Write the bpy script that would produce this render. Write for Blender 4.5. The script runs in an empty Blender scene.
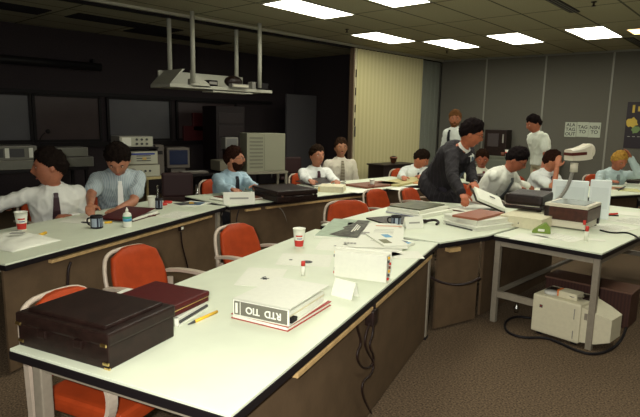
import bpy, bmesh, math, random
from math import sin, cos, pi, radians as R, exp
from mathutils import Vector as V, Matrix, noise, Quaternion
random.seed(7)
S = bpy.context.scene
COL = S.collection
# ------------------------------------------------------------------ camera
F_PX, PITCH, ROLL, YAW, H = 534.0, .16314, .01926, -.7663, 1.636
ZC, ZT = 3.2, .74                       # ceiling height, table height
fw_ = V((sin(YAW)*cos(PITCH), cos(YAW)*cos(PITCH), -sin(PITCH)))
r0_ = V((cos(YAW), -sin(YAW), 0)); u0_ = r0_.cross(fw_)
rt_ = cos(ROLL)*r0_ + sin(ROLL)*u0_; up_ = -sin(ROLL)*r0_ + cos(ROLL)*u0_
EYE = V((0, 0, H))
cam = bpy.data.objects.new('camera', bpy.data.cameras.new('camera')); COL.objects.link(cam)
cam.matrix_world = Matrix(((rt_.x, up_.x, -fw_.x, 0), (rt_.y, up_.y, -fw_.y, 0), (rt_.z, up_.z, -fw_.z, H), (0, 0, 0, 1)))
cam.data.sensor_width = 36; cam.data.lens = F_PX/640*36; cam.data.clip_start = .02
S.camera = cam
def ray(px, py): return fw_ + rt_*(px-320)/F_PX - up_*(py-208.5)/F_PX
def at(px, py, z=ZT):                   # point of the photograph on a horizontal plane
    d = ray(px, py); return EYE + d*((z-H)/d.z)
def atd(px, py, dist): return EYE + ray(px, py)*dist
def onx(px, py, X): d = ray(px, py); return EYE + d*(X/d.x)
def bw_y(x): return 12.38 + .10*(x+5.3)  # back wall line
def onbw(px, py, off=0):
    d = ray(px, py); t = (12.38+.10*5.3-off)/(d.y-.10*d.x); return EYE + d*t
BWA = math.atan(.10)
def px_of(p):
    d = V(p)-EYE; z = d.dot(fw_); return (round(320+F_PX*d.dot(rt_)/z, 1), round(208.5-F_PX*d.dot(up_)/z, 1))
# ------------------------------------------------------------------ materials
_M = {}
def mat(name, c, rough=.6, metal=0, var=.0, scale=40, bump=0, bscale=200, emit=None, es=1, spec=.4, c2=None, trans=0):
    if name in _M: return _M[name]
    m = bpy.data.materials.new(name); m.use_nodes = True; nt = m.node_tree; N = nt.nodes; Lk = nt.links
    b = N['Principled BSDF']
    b.inputs['Roughness'].default_value = rough; b.inputs['Metallic'].default_value = metal
    b.inputs['Specular IOR Level'].default_value = spec
    if trans: b.inputs['Transmission Weight'].default_value = trans
    b.inputs['Base Color'].default_value = (*c, 1)
    tc = N.new('ShaderNodeTexCoord')
    nz = N.new('ShaderNodeTexNoise'); nz.inputs['Scale'].default_value = scale; nz.inputs['Detail'].default_value = 3
    Lk.new(tc.outputs['Object'], nz.inputs['Vector'])
    rp = N.new('ShaderNodeValToRGB'); v = var if c2 is None else 0
    a = tuple(max(0, x*(1-v)) for x in c); e = c2 or tuple(min(1, x*(1+v)) for x in c)
    rp.color_ramp.elements[0].position = .35; rp.color_ramp.elements[1].position = .65
    rp.color_ramp.elements[0].color = (*a, 1); rp.color_ramp.elements[1].color = (*e, 1)
    Lk.new(nz.outputs['Fac'], rp.inputs['Fac']); Lk.new(rp.outputs['Color'], b.inputs['Base Color'])
    if bump:
        n2 = N.new('ShaderNodeTexNoise'); n2.inputs['Scale'].default_value = bscale
        Lk.new(tc.outputs['Object'], n2.inputs['Vector'])
        bp = N.new('ShaderNodeBump'); bp.inputs['Strength'].default_value = bump; bp.inputs['Distance'].default_value = .01
        Lk.new(n2.outputs['Fac'], bp.inputs['Height']); Lk.new(bp.outputs['Normal'], b.inputs['Normal'])
    if emit:
        b.inputs['Emission Color'].default_value = (*emit, 1); b.inputs['Emission Strength'].default_value = es
    _M[name] = m; return m
def stripes(name, c1, c2, scale, axis='X', rough=.6, duty=.5, dirn='Object', rot=0):
    if name in _M: return _M[name]
    m = mat(name, c1, rough); nt = m.node_tree; N = nt.nodes; Lk = nt.links; b = N['Principled BSDF']
    tc = N.new('ShaderNodeTexCoord'); mp = N.new('ShaderNodeMapping'); mp.inputs['Rotation'].default_value = (0, 0, rot)
    sx = N.new('ShaderNodeSeparateXYZ'); Lk.new(tc.outputs[dirn], mp.inputs['Vector']); Lk.new(mp.outputs['Vector'], sx.inputs['Vector'])
    mu = N.new('ShaderNodeMath'); mu.operation = 'MULTIPLY'; mu.inputs[1].default_value = scale; Lk.new(sx.outputs[axis], mu.inputs[0])
    fr = N.new('ShaderNodeMath'); fr.operation = 'FRACT'; Lk.new(mu.outputs[0], fr.inputs[0])
    gt = N.new('ShaderNodeMath'); gt.operation = 'GREATER_THAN'; gt.inputs[1].default_value = duty; Lk.new(fr.outputs[0], gt.inputs[0])
    mx = N.new('ShaderNodeMix'); mx.data_type = 'RGBA'; mx.inputs['A'].default_value = (*c1, 1); mx.inputs['B'].default_value = (*c2, 1)
    Lk.new(gt.outputs[0], mx.inputs['Factor']); Lk.new(mx.outputs['Result'], b.inputs['Base Color'])
    return m
WHITE = mat('white_laminate', (.66, .71, .555), .42, var=.03, scale=6)
BLK = mat('black_edge', (.008, .006, .007), .5, spec=.25)
PANEL = mat('brown_panel', (.098, .064, .036), .55, var=.10, scale=9, bump=.05, bscale=60, spec=.2)
PALEWOOD = mat('pale_wood', (.48, .32, .14), .5, var=.15, scale=18)
TAUPE = mat('taupe_metal', (.235, .205, .155), .5, var=.05)
FRAME = mat('chair_frame_paint', (.44, .37, .29), .4, var=.05)
ORANGE = mat('orange_vinyl', (.31, .040, .008), .6, var=.10, scale=14, bump=.06, bscale=300, spec=.15)
PAPER = mat('paper_white', (.74, .75, .64), .8, var=.02)
PAPER2 = mat('paper_cream', (.68, .63, .42), .8, var=.05)
VINYLW = mat('binder_white', (.72, .73, .62), .4, var=.02)
BLACK = mat('black_leather', (.014, .0065, .005), .42, var=.3, scale=30, bump=.15, bscale=400, spec=.28)
BRASS = mat('brass', (.8, .6, .25), .3, 1)
MAROON = mat('maroon_leather', (.065, .007, .007), .45, var=.15, bump=.08, bscale=300, spec=.25)
BROWN = mat('brown_cover', (.16, .055, .03), .5, var=.1)
DARK = mat('dark_plastic', (.010, .008, .009), .55, spec=.2)
GREY = mat('grey_plastic', (.25, .24, .21), .5, var=.05)
BEIGE = mat('beige_plastic', (.56, .54, .41), .5, var=.04)
CREAM = mat('cream_card', (.64, .60, .42), .7, var=.04)
RED = mat('red_print', (.5, .03, .02), .5)
BLUE = mat('blue_print', (.03, .05, .25), .5)
INK = mat('dark_ink', (.06, .06, .06), .7)
INKL = mat('light_ink', (.30, .30, .26), .7)
YEL = mat('yellow_plastic', (.72, .42, .02), .5)
GREEN = mat('green_plastic', (.15, .24, .02), .45)
CHROME = mat('chrome', (.6, .6, .58), .25, 1)
# ------------------------------------------------------------------ mesh builder
class MB:
    def __init__(s, *mats): s.bm = bmesh.new(); s.mats = list(mats)
    def mi(s, m):
        if m is None: return 0
        if m not in s.mats: s.mats.append(m)
        return s.mats.index(m)
    def add(s, bm2, m=None, M=None):
        i = s.mi(m)
        if M is not None: bmesh.ops.transform(bm2, matrix=M, verts=bm2.verts)
        mp = {v: s.bm.verts.new(v.co) for v in bm2.verts}
        for f in bm2.faces:
            try: g = s.bm.faces.new([mp[v] for v in f.verts]); g.material_index = i; g.smooth = f.smooth
            except ValueError: pass
        bm2.free()
    def box(s, c, d, m=None, bev=0, rot=None, seg=2):
        b = bmesh.new(); bmesh.ops.create_cube(b, size=1)
        bmesh.ops.scale(b, vec=d, verts=b.verts)
        if bev: bmesh.ops.bevel(b, geom=b.edges[:], offset=bev, segments=seg, affect='EDGES', profile=.6)
        M = Matrix.Translation(c)
        if rot: M = M @ Matrix.Rotation(rot[2], 4, 'Z') @ Matrix.Rotation(rot[1], 4, 'Y') @ Matrix.Rotation(rot[0], 4, 'X')
        s.add(b, m, M); return s
    def bar(s, a, b_, w, h, m=None, bev=0):          # box bar from a to b
        a = V(a); b_ = V(b_); d = b_-a; L = d.length; q = d.to_track_quat('X', 'Z')
        b = bmesh.new(); bmesh.ops.create_cube(b, size=1); bmesh.ops.scale(b, vec=(L, w, h), verts=b.verts)
        if bev: bmesh.ops.bevel(b, geom=b.edges[:], offset=bev, segments=2, affect='EDGES')
        s.add(b, m, Matrix.Translation((a+b_)/2) @ q.to_matrix().to_4x4()); return s
    def cyl(s, a, b_, r, r2=None, m=None, n=20, cap=True):
        a = V(a); b_ = V(b_); d = b_-a
        b = bmesh.new(); bmesh.ops.create_cone(b, cap_ends=cap, segments=n, radius1=r, radius2=r if r2 is None else r2, depth=d.length)
        for f in b.faces: f.smooth = len(f.verts) == 4
        s.add(b, m, Matrix.Translation((a+b_)/2) @ d.to_track_quat('Z', 'Y').to_matrix().to_4x4()); return s
    def ball(s, c, r, m=None, sc=(1, 1, 1), n=16, M=None):
        b = bmesh.new(); bmesh.ops.create_uvsphere(b, u_segments=n, v_segments=max(6, n*2//3), radius=r)
        for f in b.faces: f.smooth = True
        s.add(b, m, Matrix.Translation(c) @ (M or Matrix()) @ Matrix.Diagonal((*sc, 1))); return s
    def rings(s, rs, m=None, closed=True, smooth=True):   # loft of equal-size point rings
        i = s.mi(m); rr = [[s.bm.verts.new(p) for p in r] for r in rs]; n = len(rr[0])
        for a, b in zip(rr, rr[1:]):
            for k in range(n):
                f = s.bm.faces.new((a[k], a[(k+1) % n], b[(k+1) % n], b[k])); f.material_index = i; f.smooth = smooth
        if closed:
            f = s.bm.faces.new(list(reversed(rr[0]))); f.material_index = i
            f = s.bm.faces.new(rr[-1]); f.material_index = i
        return s
    def tube(s, pts, r, m=None, n=10, rad=None, smooth_pts=0):
        pts = [V(p) for p in pts]
        for _ in range(smooth_pts):
            q = [pts[0]]
            for a, b in zip(pts, pts[1:]): q += [a.lerp(b, .25), a.lerp(b, .75)]
            pts = q+[pts[-1]]
        rs = []; up = V((0, 0, 1))
        for k, p in enumerate(pts):
            t = (pts[min(k+1, len(pts)-1)]-pts[max(k-1, 0)]).normalized()
            x = up.cross(t)
            if x.length < .05: x = V((1, 0, 0)).cross(t)
            x.normalize(); y = t.cross(x); up = y if k else y
            rr = rad[k] if rad else r
            rs.append([p+x*cos(2*pi*j/n)*rr+y*sin(2*pi*j/n)*rr for j in range(n)])
        return s.rings(rs, m)
    def strap(s, pts, w, h, m=None, side=V((0, 1, 0)), smooth_pts=0):  # flat bar following pts
        pts = [V(p) for p in pts]
        for _ in range(smooth_pts):
            q = [pts[0]]
            for a, b in zip(pts, pts[1:]): q += [a.lerp(b, .25), a.lerp(b, .75)]
            pts = q+[pts[-1]]
        rs = []
        for k, p in enumerate(pts):
            t = (pts[min(k+1, len(pts)-1)]-pts[max(k-1, 0)]).normalized(); sd = V(side); sd = (sd-t*sd.dot(t)).normalized(); nn = t.cross(sd)
            rs.append([p+sd*w/2+nn*h/2, p-sd*w/2+nn*h/2, p-sd*w/2-nn*h/2, p+sd*w/2-nn*h/2])
        return s.rings(rs, m, smooth=False)
    def lathe(s, prof, m=None, n=28, c=(0, 0, 0), mfun=None):
        c = V(c); rr = [[s.bm.verts.new(c+V((r*cos(2*pi*k/n), r*sin(2*pi*k/n), z))) for k in range(n)] for r, z in prof]
        for a_i, (a, b) in enumerate(zip(rr, rr[1:])):
            for k in range(n):
                f = s.bm.faces.new((a[k], a[(k+1) % n], b[(k+1) % n], b[k])); f.smooth = True
                f.material_index = s.mi(mfun(a_i, k/n) if mfun else m)
        for r in (rr[0], rr[-1]):
            try: f = s.bm.faces.new(r); f.material_index = s.mi(mfun(0 if r is rr[0] else len(rr)-2, 0) if mfun else m)
            except ValueError: pass
        return s
    def prism(s, pts, z0, z1, m=None, bev=0):
        b = bmesh.new(); lo = [b.verts.new((p[0], p[1], z0)) for p in pts]; hi = [b.verts.new((p[0], p[1], z1)) for p in pts]
        n = len(pts); b.faces.new(lo[::-1]); b.faces.new(hi)
        for k in range(n): b.faces.new((lo[k], lo[(k+1) % n], hi[(k+1) % n], hi[k]))
        bmesh.ops.recalc_face_normals(b, faces=b.faces)
        if bev: bmesh.ops.bevel(b, geom=b.edges[:], offset=bev, segments=2, affect='EDGES')
        s.add(b, m); return s
    def text(s, body, size, M, m=None, depth=.0006, align='CENTER'):
        cu = bpy.data.curves.new('t', 'FONT'); cu.body = body; cu.size = size; cu.extrude = depth; cu.align_x = align; cu.align_y = 'CENTER'; cu.offset = size*.022
        o = bpy.data.objects.new('t', cu); COL.objects.link(o)
        dg = bpy.context.evaluated_depsgraph_get(); dg.update(); me = bpy.data.meshes.new_from_object(o.evaluated_get(dg))
        b = bmesh.new(); b.from_mesh(me); bpy.data.objects.remove(o); bpy.data.curves.remove(cu); bpy.data.meshes.remove(me)
        s.add(b, m, M); return s
    def done(s, name, parent=None, loc=None, rz=None):
        bmesh.ops.recalc_face_normals(s.bm, faces=s.bm.faces)
        me = bpy.data.meshes.new(name); s.bm.to_mesh(me); s.bm.free()
        for m in s.mats: me.materials.append(m)
        o = bpy.data.objects.new(name, me); COL.objects.link(o)
        if parent: o.parent = parent
        if loc is not None: o.location = loc
        if rz is not None: o.rotation_euler = (0, 0, rz)
        return o
def thing(name, label, cat, loc=(0, 0, 0), rz=0, group=None):
    o = bpy.data.objects.new(name, None); o.empty_display_size = .1; COL.objects.link(o)
    o.location = loc; o.rotation_euler = (0, 0, rz); return tag(o, label, cat, group)
def tag(o, label, cat, group=None, kind=None):
    o['label'] = label; o['category'] = cat
    if group: o['group'] = group
    if kind: o['kind'] = kind
    return o
def struct(name, mb, label=None, loc=None, rz=None):
    o = mb.done(name, None, loc, rz); o['kind'] = 'structure'
    if label: o['label'] = label
    return o
def tri(a, b, c, z):     # rectangle from photo corners a-b-c (b shared): origin b, x axis b->a, y towards c
    A, B, C = at(*a, z), at(*b, z), at(*c, z); x = A-B; w = x.length; ang = math.atan2(x.y, x.x); x.normalize(); y = V((-x.y, x.x, 0)); d = (C-B).dot(y)
    if d < 0: B, ang, d = A, ang+pi, -d     # start from the other end so that depth is positive
    return B, ang, w, d
def ang2(a, b): return math.atan2(b[1]-a[1], b[0]-a[0])
FLASH, EXPO = 56, 0.75
# ------------------------------------------------------------------ the room
XW, XE, YS = -10.5, 3.0, -3.0            # far wall of the dark room, wall right, wall behind
TRX = -7.5
carpet = mat('brown_carpet', (.060, .041, .026), .95, c2=(.185, .130, .080), scale=85, bump=.8, bscale=230, spec=.1)
struct('floor', MB(carpet).box(((XW+XE)/2, 4.7, -.05), (XE-XW+.4, 16.2, .1)), 'dark brown loop pile carpet')
# ceiling: mineral tiles with a shallow T-bar grid, turned like the lights
GA = .050
cm = mat('ceiling_tile', (.37, .35, .24), .95, var=.12, scale=70, spec=.1)
nt = cm.node_tree; N = nt.nodes; Lk = nt.links; b = N['Principled BSDF']
tc = N.new('ShaderNodeTexCoord'); mp = N.new('ShaderNodeMapping'); mp.vector_type = 'TEXTURE'
mp.inputs['Location'].default_value = (-4.88, 9.08, 0); mp.inputs['Rotation'].default_value = (0, 0, GA)
sx = N.new('ShaderNodeSeparateXYZ'); Lk.new(tc.outputs['Object'], mp.inputs['Vector']); Lk.new(mp.outputs['Vector'], sx.inputs['Vector'])
fac = None
for ax, per in (('X', .645), ('Y', 1.39)):
    dv = N.new('ShaderNodeMath'); dv.operation = 'DIVIDE'; dv.inputs[1].default_value = per; Lk.new(sx.outputs[ax], dv.inputs[0])
    ad = N.new('ShaderNodeMath'); ad.operation = 'ADD'; ad.inputs[1].default_value = .5; Lk.new(dv.outputs[0], ad.inputs[0])
    fr = N.new('ShaderNodeMath'); fr.operation = 'FRACT'; Lk.new(ad.outputs[0], fr.inputs[0])
    sb = N.new('ShaderNodeMath'); sb.operation = 'SUBTRACT'; sb.inputs[1].default_value = .5; Lk.new(fr.outputs[0], sb.inputs[0])
    ab = N.new('ShaderNodeMath'); ab.operation = 'ABSOLUTE'; Lk.new(sb.outputs[0], ab.inputs[0])
    lt = N.new('ShaderNodeMath'); lt.operation = 'LESS_THAN'; lt.inputs[1].default_value = .015/per; Lk.new(ab.outputs[0], lt.inputs[0])
    if fac is None: fac = lt
    else:
        mx_ = N.new('ShaderNodeMath'); mx_.operation = 'MAXIMUM'; Lk.new(fac.outputs[0], mx_.inputs[0]); Lk.new(lt.outputs[0], mx_.inputs[1]); fac = mx_
src = b.inputs['Base Color'].links[0].from_socket
mx = N.new('ShaderNodeMix'); mx.data_type = 'RGBA'; mx.inputs['B'].default_value = (.10, .10, .07, 1)
Lk.new(fac.outputs[0], mx.inputs['Factor']); Lk.new(src, mx.inputs['A']); Lk.new(mx.outputs['Result'], b.inputs['Base Color'])
struct('ceiling', MB(cm).box(((XW+XE)/2, 4.7, ZC+.05), (XE-XW+.4, 16.2, .1)), 'grey-green suspended tile ceiling')
wallm = mat('wall_fabric', (.105, .100, .083), .95, c2=(.15, .145, .12), scale=120, bump=.3, bscale=500, spec=.1)
darkw = mat('control_room_wall', (.040, .032, .034), .85, var=.1, spec=.1)
lightw = mat('plain_wall', (.22, .2, .16), .9, var=.03)
struct('wall_back', MB(wallm).box((0, .06, ZC/2), (16, .12, ZC)), 'dark grey fabric panelled wall', (-3.5, bw_y(-3.5), 0), BWA)
for k, (px, py) in enumerate(((487.5, 57), (547, 55), (615, 52))):
    p = onbw(px, py)
    struct('trim_%d' % (k+1), MB(mat('seam_strip', (.26, .26, .22), .4)).box((0, -.008, ZC/2), (.035, .016, ZC)), 'pale seam strip between wall panels', (p.x, bw_y(p.x), 0), BWA)
struct('trim_4', MB(mat('ceiling_angle', (.2, .2, .17), .5)).box((0, -.012, ZC-.018), (16, .024, .036)), 'strip where wall meets ceiling', (-3.5, bw_y(-3.5), 0), BWA)
struct('baseboard_back', MB(DARK).box((0, -.008, .05), (16, .016, .1)), None, (-3.5, bw_y(-3.5), 0), BWA)
struct('wall_right', MB(lightw).box((XE+.06, 4.7, ZC/2), (.12, 16.2, ZC)))
struct('wall_front', MB(lightw).box((-3.7, YS-.06, ZC/2), (13.8, .12, ZC)))
struct('wall_left', MB(darkw).box((XW-.06, 4.7, ZC/2), (.12, 16.2, ZC)), 'dark control room wall')
# division of the control room at its far end
struct('wall_partition_pier', MB(darkw).box((-9.1, 9.9, ZC/2), (2.9, .1, ZC)), 'dark wall closing the control room')
# ledge and mouldings on the control room wall
struct('trim_5', MB(DARK).box((XW+.05, 4.5, 2.05), (.10, 9.0, .07)), 'dark ledge on control room wall')
struct('trim_6', MB(DARK).box((XW+.06, 4.5, 1.10), (.12, 9.0, .09)), 'dark counter rail below the observation windows')
win = mat('dim_window_glass', (.115, .115, .122), .28, var=.05, scale=3)
win2 = mat('dark_window_glass', (.055, .038, .038), .3, var=.05, scale=3)
for k, (y0, y1, m_) in enumerate(((1.2, 3.36, win), (3.42, 4.62, win2), (4.78, 6.16, win), (6.32, 7.9, win2))):
    mb = MB(DARK); t = .05; z0, z1 = 1.17, 2.0
    for a, c_ in (((XW+.03, (y0+y1)/2, z0), (.06, y1-y0, t)), ((XW+.03, (y0+y1)/2, z1), (.06, y1-y0, t)), ((XW+.03, y0, (z0+z1)/2), (.06, t, z1-z0)), ((XW+.03, y1, (z0+z1)/2), (.06, t, z1-z0))): mb.box(a, c_)
    o = struct('window_%d' % (k+1), mb, 'dark framed observation window')
    MB(m_).box((XW+.02, (y0+y1)/2, (z0+z1)/2), (.02, y1-y0-.04, z1-z0-.04)).done('pane', o)
# grey tall panel seen past the hanging rack
p = onx(281, 67, -9.6); q_ = onx(313, 67, -9.6)
tag(MB(mat('grey_screen', (.085, .08, .085), .8)).box((0, 0, 1.12), (.05, 1.0, 2.24), bev=.006).done('screen_panel', None, (-9.5, (p.y+q_.y)/2+.05, 0)), 'tall dull grey free-standing screen in the dark control room', 'screen')
# projection screen housing
mb = MB(mat('housing_black', (.008, .007, .008), .5)); mb.cyl((0, -2.06, 0), (0, 2.06, 0), .075)
o = mb.done('roll_up_screen', None, (XW+.16, 2.56, 2.56)); tag(o, 'long black roll-up screen case mounted high on the dark wall', 'projection screen')
for y in (-1.96, 1.94): MB(DARK).box((-.08, y, .04), (.16, .04, .2)).done('bracket', o)
# ceiling track
tr = MB(mat('track_paint', (.40, .39, .30), .5)).box((TRX+.02, 3.4, ZC-.02), (.055, 18.2, .04)); struct('trim_7', tr, 'pale ceiling track of the folding partition')
struct('trim_8', MB(DARK).box((TRX-.08, 3.4, ZC-.035), (.09, 18.2, .07)), 'dark soffit strip beside the track')
# ceiling lights
diff = mat('light_diffuser', (.9, .9, .8), .5, emit=(1.0, .975, .82), es=7.3)
diffo = mat('warm_diffuser', (.9, .7, .4), .5, emit=(1.0, .62, .25), es=3)
def light(x, y, label, lx=.61, ly=1.33, m=diff, group='recessed ceiling lights'):
    t = thing('ceiling_light', label, 'ceiling light', (x, y, ZC), GA, group)
    mb = MB(mat('light_frame', (.45, .45, .38), .5))
    for c_, d in (((lx/2, .01, -.006), (lx, .02, .012)), ((lx/2, ly-.01, -.006), (lx, .02, .012)), ((.01, ly/2, -.006), (.02, ly, .012)), ((lx-.01, ly/2, -.006), (.02, ly, .012))): mb.box(c_, d)
    mb.done('frame', t); MB(m).box((lx/2, ly/2, -.005), (lx-.03, ly-.03, .006)).done('diffuser', t)
    return t
for x, y, l in ((-5.93, 4.92, 'bright ceiling panel at the top, just right of the hanging rack posts'),
                (-4.60, 4.90, 'ceiling panel cut by the top edge, second from left'),
                (-6.70, 7.66, 'ceiling panel above the beige folding partition'),
                (-6.10, 9.10, 'ceiling panel over the corner, left end of the far row'),
                (-4.82, 9.18, 'ceiling panel second in the far row of lights'),
                (-3.52, 9.36, 'ceiling panel at the right of the far row, above the wall notices')):
    light(x, y, l)
light(-2.75, 9.95, 'small amber ceiling panel at the right edge of the picture', .61, .62, diffo, None)
for x, y in ((-3.3, 4.9), (-2.0, 6.3), (-1.0, 9.3), (-.6, 3.6), (-3.2, 1.9), (-.6, .5)): light(x, y, 'unseen white ceiling panel added nearer the camera to light the front table')  # unseen panels added along the rows to brighten the front table
def blackdot(px, py, l):
    p = at(px, py, ZC); t = thing('sprinkler_head', l, 'sprinkler', (p.x, p.y, ZC))
    MB(BLACK).lathe([(.0, 0), (.035, -.004), (.035, -.012), (.012, -.014), (.012, -.05)]).done('body', t)
    MB(BLACK).lathe([(.0, -.05), (.028, -.052), (.028, -.058), (.0, -.06)]).done('deflector', t)
blackdot(347, 29, 'black sprinkler head in the ceiling by the first light'); blackdot(447, 50.5, 'black sprinkler head near the corner of the ceiling'); blackdot(594, 1.5, 'black sprinkler head at the top right of the ceiling')
for a, l, ln in (((-2.90, 7.05), 'dark slot air diffuser at the top of the ceiling', 1.0), ((-3.0, 10.9), 'dark slot air diffuser at the right end of the ceiling', 1.3)):
    t = thing('air_diffuser', l, 'air vent', (a[0], a[1], ZC), GA)
    MB(DARK).box((.06, ln/2, -.004), (.14, ln, .008)).done('slot', t)
    for k in range(3): MB(GREY).box((.02+k*.04, ln/2, -.010), (.006, ln, .012)).done('vane', t)
for c_, d, l in (((-8.95, 4.5), (.5, 1.9), 'dark ceiling grille nearest the partition track'), ((-9.55, 5.9), (.45, 2.2), 'dark ceiling grille deeper over the control room'), ((-9.0, 2.4), (.55, 1.6), 'dark ceiling grille at the top left corner')):
    t = thing('ceiling_grille', l, 'air vent', (c_[0], c_[1], ZC), GA)
    MB(mat('grille_black', (.01, .01, .01), .7)).box((0, 0, -.005), (d[0], d[1], .01)).done('plate', t)
    g = MB(DARK)
    for k in range(8): g.box((-d[0]/2+d[0]*(k+.5)/8, 0, -.013), (.01, d[1], .008))
    g.done('vanes', t)
# folding partition, pleated
def pleats(name, label, x0, y0, x1, y1, n, amp, m, hgt=ZC-.06):
    t = thing(name, label, 'room divider', (x0, y0, 0)); d = V((x1-x0, y1-y0, 0)); nrm = V((-d.y, d.x, 0)).normalized(); pts = []
    for k in range(n*2+1): pts.append(d*k/(n*2)+nrm*(amp if k % 2 else -amp))
    mb = MB(m); i = 0
    for a, b in zip(pts, pts[1:]):
        mb.rings([[a+V((0, 0, .03))+nrm*.004, a+V((0, 0, .03))-nrm*.004, a+V((0, 0, hgt))-nrm*.004, a+V((0, 0, hgt))+nrm*.004], [b+V((0, 0, .03))+nrm*.004, b+V((0, 0, .03))-nrm*.004, b+V((0, 0, hgt))-nrm*.004, b+V((0, 0, hgt))+nrm*.004]], smooth=False)
    mb.done('pleated_curtain', t); return t, nrm, d
vin = stripes('beige_vinyl', (.50, .46, .25), (.45, .41, .215), 1/.1284, 'Y', .6, .80)  # darker line along each fold: pleat shading put into the vinyl colour
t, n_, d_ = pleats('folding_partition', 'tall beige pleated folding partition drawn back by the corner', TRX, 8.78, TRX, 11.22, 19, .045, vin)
mb = MB(mat('jamb', (.42, .38, .24), .5)); mb.box((0, -.06, (ZC-.05)/2), (.14, .05, ZC-.08), bev=.006); mb.done('lead_post', t)
MB(mat('jamb_dark', (.12, .08, .05), .5)).box((.0, -.10, (ZC-.05)/2), (.11, .03, ZC-.08)).done('edge_seal', t)
for z in (2.62, 2.25, 1.9, 1.62): MB(DARK).box((.075, -.06, z), (.02, .02, .16), bev=.004).done('latch', t)
MB(CHROME).box((.085, -.06, 1.42), (.03, .03, .22), bev=.006).done('handle', t)
gm = mat('grey_steel', (.20, .215, .18), .45, var=.04)
t = thing('grey_divider', 'narrow grey ribbed divider stored between the beige partition and the corner', 'room divider', (TRX-.02, 11.34, 0))
mb = MB(gm)
for k in range(4): mb.box((0, .06+k*.19, ZC/2-.03), (.05, .17, ZC-.08), bev=.012)
mb.done('leaf', t); MB(CHROME).box((.03, .80, ZC/2-.03), (.03, .03, ZC-.08)).done('edge_strip', t)
# ------------------------------------------------------------------ tables
def table(name, label, O, th, W, L, legs=(), panel=None, batten=None, group=None):
    """O = near right corner, width W to local -x, length L to local +y"""
    t = thing(name, label, 'table', (O[0], O[1], 0), th, group)
    MB(WHITE, BLK).box((-W/2, L/2, ZT-.006), (W-.006, L-.006, .012), WHITE, bev=.002).done('tabletop', t)
    MB(BLK).box((-W/2, L/2, ZT-.028), (W, L, .034), BLK, bev=.003).done('edge_band', t)
    for k, (x, y) in enumerate(legs):
        m = MB(TAUPE); m.box((x, y, .35), (.05, .05, .69), bev=.006).box((x, y, .01), (.06, .06, .02), DARK); m.done('leg', t)
    if legs:
        ys = sorted({l[1] for l in legs})
        for y in ys: MB(TAUPE).box((-W/2, y, .67), (W-.16, .04, .04)).done('apron_rail', t)
    if panel: MB(PANEL).box((panel[0], (panel[1]+panel[2])/2, (.70+panel[3])/2), (.02, panel[2]-panel[1], .70-panel[3]), bev=.003).done('modesty_panel', t)
    if batten:
        for (y0, y1) in batten: MB(PALEWOOD).box((panel[0]+.027, (y0+y1)/2, .668), (.034, y1-y0, .024), bev=.004).done('wooden_batten', t)
    return t
TH4, TH1 = .322, .393
T4 = table('conference_table', 'white-topped table in the front with the black sample case and binders', (-1.232, .905), TH4, 1.04, 2.70, [(-.06, 2.62), (-.95, .07), (-.98, 2.62)], (-.05, .12, 2.58, .02), [(.45, 2.55)])
T1 = table('conference_table', 'long table at the left where two men in ties lean, mug and bottle on it', (-3.545, .94), TH1, .93, 2.53, [(-.85, .1), (-.06, 2.45), (-.85, 2.45)], (-.06, .02, 2.40, .02), [(.35, 2.30)])
T2 = table('conference_table', 'table with the black briefcase, in front of the bearded man in light blue', (-4.49, 3.30), -.045, .92, 2.55, [(-.85, .1), (-.85, 2.4)], (-.05, .05, 2.50, .02), [(.22, .42), (.5, 2.4)])
T2b = table('conference_table', 'far table with tan books before the beige folding partition', (-4.37, 5.86), -.02, .98, 1.35, [(-.9, .1), (-.9, 1.25)], (-.05, .02, 1.3, .02))
T6 = table('conference_table', 'open steel-framed table carrying the overhead projector', (-1.115, 4.06), -.02, .83, 2.60, [], None)
m = MB(TAUPE); L6 = [(-.035, .035), (-.795, .035), (-.795, 2.56), (-.035, 2.56)]
for x, y in L6: MB(TAUPE).box((x, y, .347), (.045, .045, .694), bev=.004).done('leg', T6)
for y in (.035, 2.56): m.box((-.415, y, .675), (.71, .04, .04)).box((-.415, y, .245), (.71, .035, .05))
m.box((-.795, 1.3, .675), (.04, 2.48, .04)).box((-.035, 1.3, .675), (.04, 2.48, .04)).box((-.795, 1.3, .25), (.03, 2.48, .03)); m.done('frame_rail', T6)
# connecting trapezoid table
t = thing('corner_table', 'angled connecting table where the man in the dark suit leans over binders', 'table', (-2.085, 3.49, 0))
pl = [(0, 0), (.12, .54), (.12, 2.42), (-1.22, 1.78), (-1.38, 1.45), (-1.09, -.18)]
ins = [(p[0]*.994-.003, p[1]*.994+.006) for p in pl]
MB(WHITE).prism(ins, ZT-.012, ZT, bev=.001).done('tabletop', t); MB(BLK).prism(pl, ZT-.046, ZT-.012).done('edge_band', t)
MB(PANEL).bar((-.05, .05, .36), (.06, .50, .36), .02, .67).done('modesty_panel', t)
MB(PALEWOOD).bar((-.0, .11, .665), (.03, .22, .665), .06, .03).done('wooden_batten', t)
MB(PANEL).bar((.05, .6, .36), (.03, 2.2, .36), .02, .67).done('side_panel', t)
for x, y in ((-1.18, 1.65), (-.05, 2.2), (-1.05, .1)): MB(TAUPE).box((x, y, .347), (.05, .05, .694), bev=.004).done('leg', t)
TH7 = -math.atan2(.38, .92)
T7 = table('conference_table', 'table at the right in front of the man writing and the man covering his eye', (-2.41, 6.78), TH7, .9, 1.58, [(-.8, .1), (-.8, 1.45)], (-.08, .05, 1.52, .02))
T7b = table('conference_table', 'far right table where the blond man in light blue sits', (-1.80, 8.26), TH7, .9, 1.7, [(-.8, .1), (-.8, 1.6)], (-.08, .05, 1.6, .02))
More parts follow.
